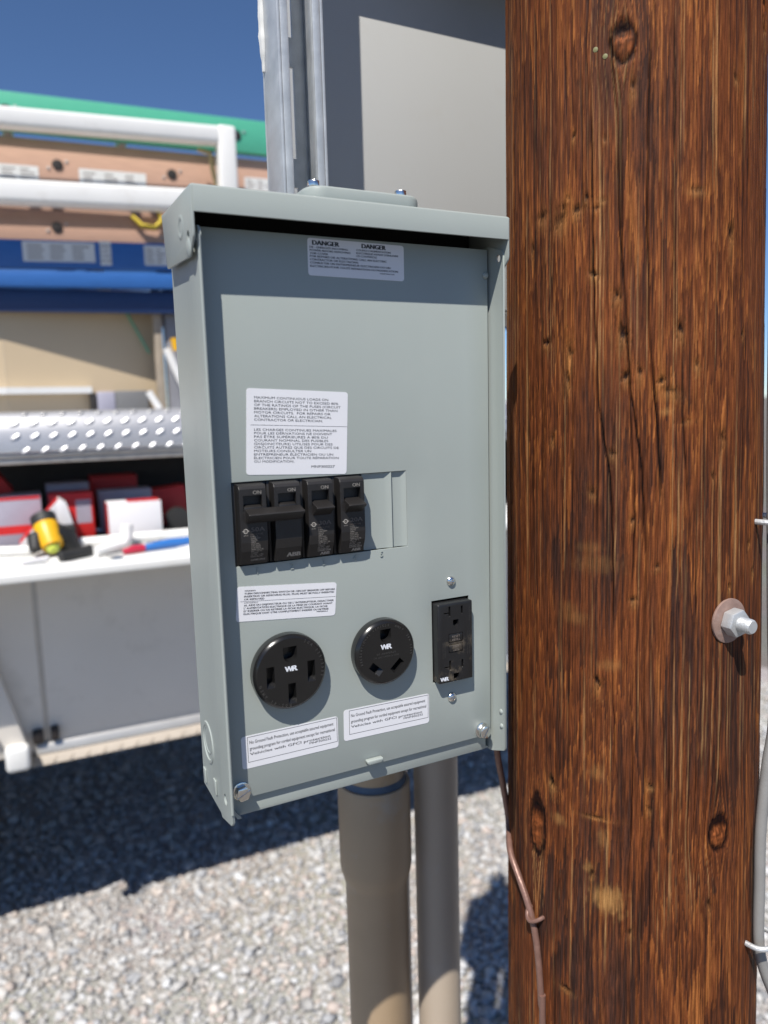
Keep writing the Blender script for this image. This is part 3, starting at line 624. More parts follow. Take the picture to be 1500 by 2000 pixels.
ladder('faded orange fibreglass ladder with white labels, lashed below the green ladder', ORANGE, 1.81, [((0, 264), (470, 309), .126), ((0, 404), (310, 425), .088)], [(335, 325), (110, 425)],
       [(0, 155, 285, 329, 368, LADLBL), (0, -40, 75, 316, 350, LADLBL), (0, 478, 545, 346, 372, LADLBL)])
ladder('blue fibreglass ladder with pale stickers, lowest of the stacked ladders', BLUEF, 1.77, [((0, 466), (330, 476), .072), ((0, 526), (330, 534), .042)], [(205, 490), (215, 560)],
       [(0, 44, 185, 471, 510, LADLBL), (0, 195, 217, 471, 518, LADLBL), (0, 282, 345, 480, 518, LADLBL)], depth=.03, caps=False)
ladder('inner section of the blue ladder, coloured dark for the shade behind its lower rail', BLUEF_SHADE, 1.80, [((0, 562), (330, 570), .060)], [(215, 575)], [], depth=.03, caps=False)
# rope ends
q = tp(300, 425, 1.80)
rp = [T(q[0]-.06, 1.798, q[2]+.0), T(q[0]-.035, 1.793, q[2]-.026), T(q[0]+.0, 1.792, q[2]-.030), T(q[0]+.022, 1.796, q[2]-.008), T(q[0]+.012, 1.80, q[2]+.024), T(q[0]+.035, 1.80, q[2]+.034)]
tag(MB().tube(rp, .007, 8).build('lashing_rope', YROPE), 'short yellow rope looped on the orange ladder near the panel corner', 'rope')
q = tp(410, 310, 1.77)
tag(MB().tube([T(q[0]-.035, 1.765, q[2]+.02), T(q[0], 1.762, q[2]+.012), T(q[0]+.004, 1.762, q[2]-.03), T(q[0]+.014, 1.765, q[2]-.07), T(q[0]+.012, 1.77, q[2]-.12)], .007, 8).build('lashing_rope', mat('straw_rope', (.5, .4, .2), .8)), 'straw coloured rope hanging beside the white rack post', 'rope')

# ---- things lying in and on the open compartment
HB = HD+.0245                                 # compartment floor
def carton(label, px0, px1, ybot, ytop, k, dep, m, tilt=0, red=None, hb=None, grp='small cartons in the truck compartment', name='carton'):
    if k is None: k = min(th(px0, ybot, .001)[1], 1.60)
    if hb is None: hb = floor_h(k)+.001+(0 if k > 1.6 else .10*dep)
    a = tp(px0, ybot, k); b = tp(px1, ybot, k); t_ = tp(px0, ytop, k)
    h0 = HB if hb is None else hb; H_ = max(t_[2]-h0, .02); u0, u1 = a[0], b[0]; uc = (u0+u1)/2
    c, s = math.cos(R(tilt)), math.sin(R(tilt))
    def fn(u, kk, h): return T(uc+(u-uc)*c-(h-h0)*s, kk, h0+abs(s)*(u1-u0)/2+(u-uc)*s+(h-h0)*c) if tilt else T(u, kk, h)
    root = thing(name, fn(uc, k+dep/2, h0), label, 'box', grp)
    MB().box(u0, u1, k, k+dep, h0, h0+H_, fn).build('carton_body', m, root, bevel=.001)
    for r_ in (red or ()):
        if r_ == 'end': MB().box(u0-.0006, u0-.0001, k+.001, k+dep-.001, h0+.001, h0+H_-.001, fn).build('end_print', RED, root, smooth=0)
        if r_ == 'top': MB().box(u0+.38*(u1-u0), u1-.002, k+.002, k+dep-.01, h0+H_+.0001, h0+H_+.0006, fn).build('top_print', RED, root, smooth=0)
        if r_ == 'front': MB().box(u0+.002, u1-.002, k-.0006, k-.0001, h0+.25*H_, h0+.42*H_, fn).build('front_print', RED, root, smooth=0)
        if r_ == 'edge': MB().box(u0+.002, u1-.002, k-.0006, k-.0001, h0+.93*H_, h0+.99*H_, fn).build('front_print', RED, root, smooth=0)
        if r_ == 'patch': MB().box(u0+.60*(u1-u0), u1-.006, k-.0006, k-.0001, h0+.35*H_, h0+.85*H_, fn).build('label_patch', PCARD, root, smooth=0)
    return root
carton('white carton with red end and red top print, on the open door', 214, 318, 1036, 984, None, .08, WCARD, red=('end', 'top'))
carton('dark red carton tipped up at the far left inside the compartment', -40, 34, 985, 945, 1.80, .10, RED, tilt=35, hb=HB+.08)
carton('grey and red carton behind the yellow driver', -30, 85, 1035, 974, 1.66, .12, PCARD, red=('front', 'edge'))
carton('red carton with a pale patch, standing behind the folded white carton', 100, 186, 1035, 966, 1.68, .09, RED, red=('patch',))
carton('flat grey carton on top of the red cartons at the back', 92, 176, 980, 947, 1.80, .08, PCARD, hb=HB+.08)
carton('dark red carton at the back of the compartment', 182, 272, 1000, 932, 1.92, .1, RED)
carton('grey carton behind the white and red carton', 196, 300, 1020, 960, 1.76, .08, PCARD)
carton('red carton leaning at the right end of the open compartment', 305, 372, 1015, 957, 1.80, .08, RED, tilt=6)
carton('red carton half hidden behind the outlet panel edge', 380, 470, 1020, 950, 1.86, .09, RED)
# folded white carton standing like a tent
kt = min(th(150, 1044, .001)[1], 1.58); HF = floor_h(kt)+.008; pk = tp(118, 976, kt); lf = tp(36, 1040, kt); rt = tp(146, 1046, kt)
root = thing('folded_carton', T(pk[0], kt+.03, HB), 'white carton folded open like a tent behind the driver', 'box')
MB().prism([(pk[0]-.006, pk[2]), (lf[0], HF+.012), (lf[0]+.01, HF), (pk[0], pk[2]-.022)], 'y', kt+.002, kt+.07, T).build('flap', WCARD, root, bevel=.0006)
MB().prism([(pk[0]-.004, pk[2]+.001), (pk[0]+.014, pk[2]-.012), (rt[0]+.008, HF+.012), (rt[0]-.012, HF), (pk[0]-.014, pk[2]-.045)], 'y', kt, kt+.085, T).build('flap', WCARD, root, bevel=.0006)
MB().prism([(pk[0]-.0066, pk[2]+.0022), (lf[0]-.0006, HF+.0142), (lf[0]-.0004, HF+.0124), (pk[0]-.0064, pk[2]+.0004)], 'y', kt+.003, kt+.069, T).build('edge_print', RED, root)
# cordless driver leaning nose down against the cartons
kn_ = max(th(104, 1090, .0)[1], 1.455); HN = floor_h(kn_); pn_ = tp(106, 1082, kn_); pt_ = tp(86, 1018, kn_+.05)
p_top = np.array(T(pt_[0], kn_+.05, pt_[2])); p_nose = np.array(T(pn_[0], kn_, HN+.018))
root = thing('cordless_driver', T(pn_[0], kn_+.03, HN), 'yellow and black cordless driver leaning nose down on the open door', 'power tool')
ax = p_nose-p_top; L_ = np.linalg.norm(ax); axn = ax/L_
MB().lathe([(.010, -.006), (.024, -.001), (.029, .010), (.030, .03), (.029, .05), (.026, .075), (.022, .60*L_+.02), (.017, .86*L_)], p_top, axn, 28).build('housing', YEL, root)
MB().lathe([(.0175, .84*L_), (.018, .90*L_), (.013, L_), (.006, L_+.004)], p_top, axn, 20).build('bit_holder', LIME, root)
MB().lathe([(.020, -.020), (.030, -.014), (.031, .0), (.0305, .010), (.026, .012)], p_top, axn, 28).build('rear_cap', RUBBER, root)
gb = p_top+axn*.035
MB().tube([gb+TU*.014, gb+TU*.04+TV*.01+np.array([0, 0, -.012]), gb+TU*.052+TV*.02+np.array([0, 0, -.05])], [.027, .024, .026], 16).build('handle', RUBBER, root)
c = p_top+TU*.046+TV*.03
MB().box(-.026, .026, -.05, .05, 0, .055, lambda x, y, z: tuple(c*np.array([1, 1, 0])+TU*x+TV*y+np.array([0, 0, HN+.016+z]))).build('battery_pack', RUBBER, root, bevel=.006)
MB().tube([gb-TU*.014+np.array([0, 0, -.006]), gb-TU*.034+axn*.012, gb-TU*.040+axn*.045], [.020, .019, .015], 14).build('side_grip', RUBBER, root)
def lying(name, label, cat, pts, r_, m, group=None, n=14):
    o = MB().tube([T(*p) for p in pts], r_, n).build(name, m); tag(o, label, cat, group); return o
def thp(px, py, r_=0.0): return th(px, py, r_)
a, b = thp(-30, 1078, .012), thp(62, 1074, .012)
lying('pvc_offcut', 'white plastic pipe offcut left of the driver', 'pipe', [a, b], .012, RACK, 'white pipe offcuts')
a, b = thp(-30, 1060, .012), thp(52, 1056, .012)
lying('pry_handle', 'dark grey bar handle lying left of the driver', 'tool', [a, b], .011, RUBBER)
a, b = thp(118, 1087, .014), thp(178, 1074, .014)
lying('flashlight', 'black torch lying right of the driver nose', 'torch', [a, ((a[0]+b[0])/2, (a[1]+b[1])/2, a[2]), b], [.014, .012, .015], RUBBER)
a, b = thp(132, 1062, .013), thp(372, 1040, .013)
o = thing('pvc_pipe', T((a[0]+b[0])/2, (a[1]+b[1])/2, HB), 'long white plastic pipe with elbow in front of the white carton', 'pipe', 'white pipe offcuts')
MB().tube([T(*a), T(*b)], .013, 16).build('pipe_length', RACK, o)
a, b = thp(186, 1078, .013), thp(240, 1064, .013)
MB().tube([T(a[0], a[1], a[2]), T(b[0], b[1], b[2]+.002), T(b[0]+.012, b[1]+.01, b[2]+.016), T(b[0]+.014, b[1]+.012, b[2]+.050)], [.013, .014, .016, .016], 16).build('elbow', RACK, o)
a, b = thp(42, 1100, .006), thp(94, 1090, .006)
lying('marker_pen', 'slim white marker lying at the door lip', 'pen', [a, b], .006, WCARD)
a, b, c = thp(206, 1084, .006), thp(240, 1078, .008), thp(282, 1070, .010)
root = thing('screwdriver', T(c[0], c[1], HB), 'red and blue handled screwdriver at the right of the open door', 'screwdriver')
e = thp(376, 1056, .011)
MB().tube([T(*a), T(*b)], .0042, 8).build('blade', ZINC, root)
MB().tube([T(*b), T((b[0]+c[0])/2, (b[1]+c[1])/2, c[2]), T(*c)], [.007, .011, .010], 12).build('collar', REDP, root)
MB().tube([T(*c), T((c[0]+e[0])/2, (c[1]+e[1])/2, e[2]+.001), T(*e)], [.009, .0125, .012], 12).build('handle', BLUEP, root)
for i, (px, py) in enumerate(((136, 1036), (186, 1036), (160, 1046), (228, 1092))):
    a = thp(px, py, .009)
    o = MB().lathe([(.002, -.015), (.0085, -.014), (.0085, .005), (.0060, .006), (.0060, .015)], T(*a), TU+TV*(.3*i-.4), 12).build('socket_fitting', ZINC)
    tag(o, ['shiny round fitting touching the folded white carton', 'shiny fitting left of the white and red carton', 'small shiny fitting behind the white pipe', 'small shiny fitting beside the screwdriver blade'][i], 'fitting', 'loose shiny fittings on the door')
cc = thp(14, 1048, .006)
coil = [T(cc[0]+(.048+.004*math.sin(3.1*t))*math.cos(t), cc[1]+.02+(.040+.003*math.cos(2.3*t))*math.sin(t), floor_h(cc[1])+.010+.0042*t/2.2+.003*math.sin(5*t)) for t in np.linspace(0, 19, 120)]
tag(MB().tube(coil, .0042, 8).build('wire_coil', CABLE), 'loose coil of grey wire left of the driver', 'wire')
for i, (px, py, an) in enumerate(((150, 1052, .5), (196, 1060, -.3), (262, 1046, .9), (300, 1058, .2), (70, 1100, .1), (330, 1046, -.7))):
    a = thp(px, py, .004)
    o = MB().tube([T(a[0]-.02*math.cos(an), a[1]-.02*math.sin(an), a[2]), T(a[0]+.02*math.cos(an), a[1]+.02*math.sin(an), a[2]), T(a[0]+.022*math.cos(an), a[1]+.022*math.sin(an), a[2])], [.0032, .0032, .0058], 8).build('loose_bolt', [ZINC, GALVD, COPPER][i % 3])
    tag(o, ['small bright bolt under the folded white carton', 'small dull bolt right of the black torch', 'small brown bolt in front of the white and red carton', 'small bright bolt behind the screwdriver handle', 'small dull bolt at the door lip below the driver', 'small brown bolt beside the outlet panel edge'][i], 'bolt', 'loose bolts on the door')
o = MB().lathe([(.010, -.02), (.032, -.018), (.034, 0), (.032, .018), (.010, .02)], T(tp(348, 990, 1.66)[0], 1.68, HB+.034), TV, 22).build('tape_roll', RUBBER)
tag(o, 'black roll of tape beside the outlet panel edge in the compartment', 'tape')

# ================================================================== REAR ENCLOSURE, STRUT, CONDUITS
YE = 0.205
enc = thing('electrical_enclosure', (0.45, YE+.11, Z0+.14), 'large pale grey enclosure behind the outlet panel and the strut', 'enclosure')
EX0 = at(541, 300, YE+.115)[0]; EX1 = .80; EZ0 = Z0+.10; zsh = at(695, 30, YE)[2]; EZ1 = zsh+.068
MB().box(EX0+.002, EX1-.002, YE+.006, YE+.115, EZ0, EZ1).build('enclosure_body', PAINT2, enc, bevel=.003)
MB().box(EX0, EX1, YE, YE+.0045, EZ0+.004, EZ1-.01).build('door', PAINT2, enc, bevel=.0015)

MB().prism([(YE+.12, zsh+.074), (YE-.030, zsh+.0715), (YE-.030, zsh+.060), (YE-.0285, zsh+.060), (YE-.0285, zsh+.0695), (YE+.12, zsh+.072)], 'x', EX0-.004, EX1+.01).build('rain_hood', PAINT2, enc)
hub = MB().prism([(.21, 0), (.40, 0), (.40, .01), (.21, .01)], 'z', 0, 0) if False else None
# slotted strut channel, open side to the eye
ST0, ST1 = .2325, .2738; YS = .117; SB = Z0+.05; STOP = Z0+.92
st = thing('strut_post', ((ST0+ST1)/2, YS+.02, SB), 'slotted galvanised strut channel rising behind the outlet panel', 'strut')
tk = .0026; D_ = .0413
fl = MB()
fl.box(ST0, ST0+tk, YS, YS+D_-tk, SB, STOP); fl.build('left_flange', GALV, st, bevel=.0006)
MB().box(ST1-tk, ST1, YS, YS+D_-tk, SB, STOP).build('right_flange', GALV, st, bevel=.0006)
for s_, x in ((1, ST0), (-1, ST1)):
    a, b = (x+s_*tk, x+s_*.0098)
    MB().box(min(a, b), max(a, b), YS, YS+tk, SB, STOP).build('lip', GALV, st, bevel=.0010)
    a, b = (x+s_*.0074, x+s_*.0098)
    MB().box(min(a, b), max(a, b), YS+tk, YS+.0085, SB, STOP).build('lip_return', GALV, st, bevel=.0008)
# web with long slots
wb = MB(); zc = SB; xa, xb = ST0, ST1; xm = (ST0+ST1)/2; hw = .0071
slots = []
z1 = at(585, 76, YS+.038)[2]; pit = .0508*2.0; z_ = z1
while z_ > SB: z_ -= pit
while z_ < STOP-.06: slots.append((z_+.0, z_+.077)); z_ += pit
prev = SB
for s0, s1 in slots:
    s0 = max(s0, SB+.001)
    if s0 > prev: wb.box(xa, xb, YS+D_-tk+.0001, YS+D_, prev, s0)
    wb.box(xa, xm-hw, YS+D_-tk+.0001, YS+D_, s0, s1); wb.box(xm+hw, xb, YS+D_-tk+.0001, YS+D_, s0, s1); prev = s1
wb.box(xa, xb, YS+D_-tk+.0001, YS+D_, prev, STOP)
wb.build('web', GALV, st)
# dried splash of pale paint on the left flange
sp = MB(); zz = np.linspace(at(522, 135, YS+.03)[2], STOP, 160); rr_ = [.0008+.0046*float(vn(z*95, 3.1, 2))**2+.0012*float(vn(z*320, 1.1, 3)) for z in zz]
sp.tube([(ST0-.0004, YS+D_-.006+.002*float(vn(z*80, 1.2, 4)), z) for z in zz], rr_, 8).build('paint_splash', mat('dried_pale_paint', (.62, .62, .60), .6, var=.1, vscale=60), st)
hs = thing('cross_strut', (.30, .094, Z0-.18), 'short horizontal strut channel holding the outlet panel to the post', 'strut')
MB().prism([(.0745, -.02), (.116, -.02), (.116, -.0174), (.0771, -.0174), (.0771, .0174), (.116, .0174), (.116, .02), (.0745, .02)], 'x', .15, .42, lambda x, y, z: (x, y, z+Z0+.06)).build('channel', GALV, hs)

def conduit(name, label, x, y, r_, ztop, m, bell=None, cem=False):
    root = thing(name, (x, y, 0), label, 'conduit', 'conduits rising behind the outlet panel')
    n = 48
    if bell:
        z0, z1, rb = bell                     # bell from z0 (shoulder) to z1 (mouth)
        MB().lathe([(r_, -.1-Z0+Z0), (r_, z0-.016), (r_+(rb-r_)*.30, z0-.009), (r_+(rb-r_)*.85, z0+.002), (rb, z0+.009), (rb, z1-.003), (rb-.0012, z1), (rb-.0045, z1)], (x, y, 0), (0, 0, 1), n, cap=False).build('lower_pipe', m, root)
        MB().lathe([(r_*.965, z1-.05), (r_*.965, ztop)], (x, y, 0), (0, 0, 1), n).build('upper_pipe', m, root)
        MB().lathe([(rb-.0050, z1-.004), (rb-.0042, z1+.0012), (r_*.965+.002, z1+.0022), (r_*.965+.0003, z1+.007)], (x, y, 0), (0, 0, 1), n, cap=False).build('cement_ring', CEMENT, root)
    else:
        MB().lathe([(r_, -.1), (r_, ztop)], (x, y, 0), (0, 0, 1), n).build('pipe_length', m, root)
    return root
def pipe_fit(pl, pr, py, yfront):             # axis and radius of a round pipe between two sight lines
    l, r_ = ray(pl, py), ray(pr, py); al, ar = math.atan2(l[0], l[1]), math.atan2(r_[0], r_[1]); hf = (ar-al)/2; ac = (al+ar)/2
    d = (yfront-EYE[1])/(math.cos(ac)-math.sin(hf)); return EYE[0]+d*math.sin(ac), EYE[1]+d*math.cos(ac), d*math.sin(hf)
x1_, y1_, r1_ = pipe_fit(680, 799, 1850, .1965)
_, _, rb1 = pipe_fit(654, 792, 1620, .1965)
zs1 = at(725, 1738, y1_-r1_)[2]; zm1 = at(725, 1562, y1_-rb1)[2]
conduit('pvc_conduit', 'wide brownish plastic conduit with a belled joint below the outlet panel', x1_, y1_, r1_, EZ0+.02, PVC, (zs1, zm1, r1_*1.155))
x2_, y2_, r2_ = pipe_fit(813, 897, 1750, .1965)
conduit('pvc_conduit', 'plain grey plastic conduit below the panel, nearest the wooden pole', x2_, y2_, r2_, EZ0+.02, PVC2)
x3_, y3_, r3_ = pipe_fit(757, 801, 1750, .30)
conduit('pvc_conduit', 'grey conduit mostly hidden behind the belled conduit', x3_, y3_, r3_, EZ0+.02, PVC2)

# ================================================================== OUTLET PANEL
BX0, BX1 = .1245, .3598; YF = -.0180; YB = .0715
pn = thing('outlet_panel', ((BX0+BX1)/2, .03, Z0-.301), 'open fronted grey metal outlet panel with breakers and sockets', 'electrical panel')
tk = .0016
def P(z): return Z0+z
# ---- case
jg = .0010
def side_wall(sgn, xin):
    # polygon in plan (x offset, y): the front strip is joggled outwards by a millimetre
    prof = [(YB, 0), (.0045 if sgn > 0 else .018, 0), (.0015 if sgn > 0 else .011, jg), (YF+.002, jg), (YF, jg-.0004)]
    zb, zt = P(-.301), P(.1235)
    V = []; Fc = []
    # rows of z with the chamfered lower front corner and rounded upper front corner
    outline = []
    for y, ofs in prof:
        lo = zb; hi = zt
        if y < -.010: lo = zb+max(0, (-.0117-y))*1.5+.0002
        if y < -.008: hi = zt-.0035-max(0, (-.0145-y))*1.4
        outline.append((y, ofs, lo, hi))
    for y, ofs, lo, hi in outline:
        xo = xin+sgn*ofs; xi = xo+sgn*tk
        V += [(xo, y, lo), (xo, y, hi), (xi, y, hi), (xi, y, lo)]
    for i in range(len(outline)-1):
        for j in range(4): Fc.append((i*4+j, i*4+(j+1) % 4, i*4+4+(j+1) % 4, i*4+4+j))
    Fc += [(0, 1, 2, 3), tuple(4*(len(outline)-1)+j for j in (3, 2, 1, 0))]
    mb = MB(); mb.add(V, Fc); return mb
lw = side_wall(-1, BX0+tk)
lwm = cut(lw.mesh('side_wall'), [MB().lathe([(.0042, -.02), (.0042, .02)], (BX0, -.0017, P(-.2809)), (1, 0, 0), 20)])
lwo = put('side_wall', lwm, PAINT, pn, 40)
MB().tube([(BX0-jg*.5, YF-.0003, P(z)) for z in np.linspace(-.285, .112, 6)], .0011, 8).build('wall_hem', PAINT, lwo)
rw = side_wall(1, BX1-.0)
rwm = cut(rw.mesh('side_wall'), [MB().lathe([(.0030, -.02), (.0030, .02)], (BX1, -.0113, P(.1125)), (1, 0, 0), 20)])
rwo = put('side_wall', rwm, PAINT, pn, 40)
for y, z in ((-.0121, -.2605), (-.0127, -.2732)):
    MB().lathe([(.0022, 0), (.0020, .0006), (.0011, .0012), (.0002, .0014)], (BX1+jg, y, P(z)), (-1, 0, 0), 16).build('rivet_dimple', PAINT, rwo)
MB().box(BX0+tk, BX1, YB-.0016, YB, P(-.2995), P(.1416)).build('back_wall', PAINT, pn)
MB().box(BX0+tk+.0003, BX1-.0003, .006, YB-.002, P(-.300), P(-.2984)).build('bottom_wall', PAINT, pn)
MB().box(BX0+tk+.0003, BX1-.0003, .030, YB-.002, P(.1300), P(.1315)).build('top_wall', PAINT, pn)
bl = MB(); bl.prism([(BX0+.005, P(-.2992)), (BX1-.0062, P(-.2992)), (BX1-.0045, P(-.2975)), (BX1-.0045, P(-.274)), (BX0+.003, P(-.274)), (BX0+.003, P(-.297))], 'y', .0036, .0052)
bl.build('bottom_flange', PAINT, pn, bevel=.0004)
MB().prism([(BX0+.0028, P(-.2905)), (BX0+.0042, P(-.2905)), (BX0+.0105, P(-.2990)), (BX0+.0072, P(-.2990))], 'y', -.0015, .0034).build('corner_tab', PAINT, pn)
# knock-outs on the left wall: concentric rings and two embossed bars
def ring(name, c, axis, r_, w, h, m, parent, n=40):
    MB().lathe([(r_-w, 0), (r_-w*.6, h), (r_+w*.6, h), (r_+w, 0)], c, axis, n, cap=False).build(name, m, parent)
ring('knockout_ring', (BX0+.0001, .047, P(-.2565)), (-1, 0, 0), .0150, .0019, .0009, PAINT, lwo)
ring('knockout_ring', (BX0+.0001, .047, P(-.2545)), (-1, 0, 0), .0105, .0011, .0005, PAINT, lwo)
for y, z in ((.063, -.2905), (.030, -.2855)):
    MB().box(BX0-.0013, BX0+.0002, y-.0035, y+.0035, P(z-.006), P(z+.006)).build('knockout_bar', PAINT, lwo, bevel=.0011, seg=3)
MB().box(BX0+tk+.0005, BX1-.0005, .028, .0295, P(.110), P(.1400)).build('cavity_shade_plate', DARK, pn)  # added plate, black in place of the deep shade under the hood
# ---- hood
HX0, HX1 = .1192, .3632; HY = -.0235
hd = MB()
hd.prism([(HY, P(.1245)), (HY, P(.1400)), (HY+.0006, P(.1411)), (HY+.0018, P(.1417)), (YB+.003, P(.1425)), (YB+.003, P(.1410)), (HY+.0024, P(.1402)), (HY+.0016, P(.1392)), (HY+.0016, P(.1245))], 'x', HX0+.0012, HX1-.0012)
hood = hd.build('hood', PAINT, pn, bevel=.0002, seg=1)
for x0, x1 in ((HX0, HX0+.0015), (HX1-.0015, HX1)):
    poly = [(HY+.0005, P(.1405)), (HY+.002, P(.1414)), (YB-.002, P(.1424)), (YB-.0025, P(.1385)), (.0608, P(.1035)), (.058, P(.1027)), (-.0112, P(.0990)), (HY+.0012, P(.1095)), (HY+.0005, P(.1125))]
    pm = MB().prism(poly, 'x', x0, x1).mesh('hood_cheek', bevel=.0004)
    pm = cut(pm, [MB().lathe([(.0033, -.01), (.0033, .01)], ((x0+x1)/2, -.0095, P(.1125)), (1, 0, 0), 18)])
    ck = put('hood_cheek', pm, PAINT, hood, 35)
    if x0 < .2:
        MB().lathe([(.0062, 0), (.0052, .0007), (.0022, .0011), (.0002, .0012)], (x0+.0001, -.0095, P(.1045)), (-1, 0, 0), 18).build('dimple', PAINT, ck)
        MB().lathe([(.0085, 0), (.0068, .0007), (.0060, .0007), (.0042, .0002)], (x0+.0001, .010, P(.1215)), (-1, 0, 0), 24, cap=False).build('dimple', PAINT, ck)
# closing plate on the hood, with two hex screws
hp = at(578, 372, .012); hq = at(806, 392, .012)
def rrect(x0, x1, z0, z1, r_, n=6):
    out = []
    for cx, cz, a0 in ((x1-r_, z1-r_, 0), (x0+r_, z1-r_, 90), (x0+r_, z0+r_, 180), (x1-r_, z0+r_, 270)):
        for i in range(n+1): a = R(a0+90*i/n); out.append((cx+r_*math.cos(a), cz+r_*math.sin(a)))
    return out
pl = MB().prism(rrect(.2035, .2955, -.010, .062, .014), 'z', P(.1419), P(.1535)).build('hub_plate', PAINT, pn, bevel=.003, seg=3)
for px, py in ((612, 358), (782, 378)):
    c = at(px, py, .002); x = c[0]
    hx = MB().prism([(x+.0046*math.cos(R(60*i+20)), .002+.0046*math.sin(R(60*i+20))) for i in range(6)], 'z', P(.1537), P(.1588)).build('hex_screw', ZINC, pl, bevel=.0008)
# ---- cover (dead front) with openings
OX0, OX1, OZ0, OZ1 = .1410, .2803, P(-.1103), P(-.0502)
GX0, GX1, GZ0, GZ1 = .3012, .3370, P(-.2276), P(-.1582)
CX0, CX1, CZ0, CZ1 = .1268, .3583, P(-.2848), P(.1210)
cv = MB()
xs = sorted([CX0, OX0, OX1, GX0, GX1, CX1]); zs = sorted([CZ0, GZ0, GZ1, OZ0, OZ1, CZ1])
def hole(x, z): return (OX0 < x < OX1 and OZ0 < z < OZ1) or (GX0 < x < GX1 and GZ0 < z < GZ1)
th_ = .0015
idx = {}
def vid(i, j, k):
    key = (i, j, k)
    if key not in idx: idx[key] = len(cv.v); cv.v.append((xs[i], 0.0 if k == 0 else th_, zs[j]))
    return idx[key]
solid = lambda i, j: 0 <= i < 5 and 0 <= j < 5 and not hole((xs[i]+xs[i+1])/2, (zs[j]+zs[j+1])/2)
for i in range(5):
    for j in range(5):
        if not solid(i, j): continue
        cv.f.append((vid(i, j, 0), vid(i+1, j, 0), vid(i+1, j+1, 0), vid(i, j+1, 0))); cv.f.append((vid(i, j, 1), vid(i, j+1, 1), vid(i+1, j+1, 1), vid(i+1, j, 1)))
        if not solid(i-1, j): cv.f.append((vid(i, j, 0), vid(i, j+1, 0), vid(i, j+1, 1), vid(i, j, 1)))
        if not solid(i+1, j): cv.f.append((vid(i+1, j, 0), vid(i+1, j, 1), vid(i+1, j+1, 1), vid(i+1, j+1, 0)))
        if not solid(i, j-1): cv.f.append((vid(i, j, 0), vid(i, j, 1), vid(i+1, j, 1), vid(i+1, j, 0)))
        if not solid(i, j+1): cv.f.append((vid(i, j+1, 0), vid(i+1, j+1, 0), vid(i+1, j+1, 1), vid(i, j+1, 1)))
cover = cv.build('cover', PAINT, pn, bevel=.00035, seg=2)
# turned edge along the bottom of the cover and the finger pull
MB().prism([(.0002, CZ0+.0002), (.0034, CZ0+.0006), (.0034, CZ0+.002), (.0014, CZ0+.003)], 'x', CX0+.004, CX1-.009).build('bottom_return', PAINT, cover)
pu = MB(); cxp, czp = .2442, P(-.2795)
pts = [(-.0075, 0), (-.0062, .0022), (.0062, .0022), (.0075, 0)]
pu.prism([(cxp-.0072, czp-.0008), (cxp-.0056, czp-.0028), (cxp+.0056, czp-.0028), (cxp+.0072, czp-.0008), (cxp+.0072, czp+.0013), (cxp-.0072, czp+.0013)], 'y', -.0052, -.0002)
pu.build('finger_pull', PAINT, cover, bevel=.0012, seg=3)
# filler plates in the unused positions 5 and the half space
fz0, fz1 = OZ0+.0004, OZ1-.0004
def filler(x0, x1, ramp, nm):
    mb = MB(); rec = .0026
    pr = [(x0, rec), (x1-ramp, rec), (x1-ramp*.45, rec*.55), (x1-.0001, .0002), (x1-.0001, .0035), (x0, .0035)]
    mb.prism(pr, 'z', fz0, fz1); return mb.build(nm, PAINT, cover, smooth=50)
filler(.1413+.1016, .1413+.1259, .0055, 'filler_plate')
filler(.2684, .2802, .0045, 'filler_plate')
MB().box(.2673, .2683, .006, .007, fz0, fz1).build('filler_slit', DARK, cover)
# embossed position numbers
for i, ch in enumerate('12345'):
    mb = MB(); xx = .1413+.0254*i+(.0163 if i < 4 else .0140); v, f = glyphs(ch, .0)
    zt = (-.1168, -.1168, -.1168, -.1164, -.1160)[i]
    for dy, nrm in ((-.0007, 1),):
        vs = [(xx+p[0]*.0040-.0012, dy, P(zt)+p[1]*.0044) for p in v]; n_ = len(vs); mb.add(vs+[(a, .0003, c) for a, b, c in vs], f+[tuple(reversed([q+n_ for q in g])) for g in f])
        edges = {}
        for g in f:
            for a, b in zip(g, g[1:]+g[:1]): edges[(a, b)] = edges.get((a, b), 0)+1
        for (a, b) in edges:
            if (b, a) not in edges: mb.f.append((a, b, b+n_, a+n_))
    mb.build('embossed_number', PAINT, cover, smooth=0, bevel=0, recalc=False)
MB().lathe([(.0028, 0), (.0026, -.001), (.0016, -.0021), (.0003, -.0024)], (.3560, -.0001, P(.1011)), (0, 1, 0), 16).build('cover_rivet', PAINT, cover)

# ---- screws
def phillips(x, z, parent):
    s = MB().lathe([(.0042, 0), (.0041, .0006), (.0034, .0017), (.0019, .0024), (.0001, .0026)], (x, -.0001, P(z)), (0, -1, 0), 24).mesh('machine_screw')
    cr_ = [MB().box(x-.0021, x+.0021, -.004, -.0012, P(z)-.0004, P(z)+.0004), MB().box(x-.0004, x+.0004, -.004, -.0012, P(z)-.0021, P(z)+.0021)]
    put('machine_screw', cut(s, cr_), ZINC, parent, 35)
phillips(.3197, -.1436, cover); phillips(.3190, -.2431, cover)
def hexslot(x, z, parent, rot):
    r_ = .0060
    MB().lathe([(.0068, 0), (.0068, .0009), (.0058, .0013)], (x, -.0001, P(z)), (0, -1, 0), 28).build('screw_flange', ZINC, parent)
    h = MB().prism([(x+r_*math.cos(R(60*i+rot)), P(z)+r_*math.sin(R(60*i+rot))) for i in range(6)], 'y', -.0070, -.0013).mesh('hex_head', bevel=.0010)
    c, s = math.cos(R(rot+18)), math.sin(R(rot+18))
    sl_ = MB(); sl_.box(-.008, .008, -.01, -.0052, -.0006, .0006, lambda a, b, d: (x+a*c-d*s, b, P(z)+a*s+d*c))
    put('hex_head', cut(h, [sl_]), ZINC, parent, 30)
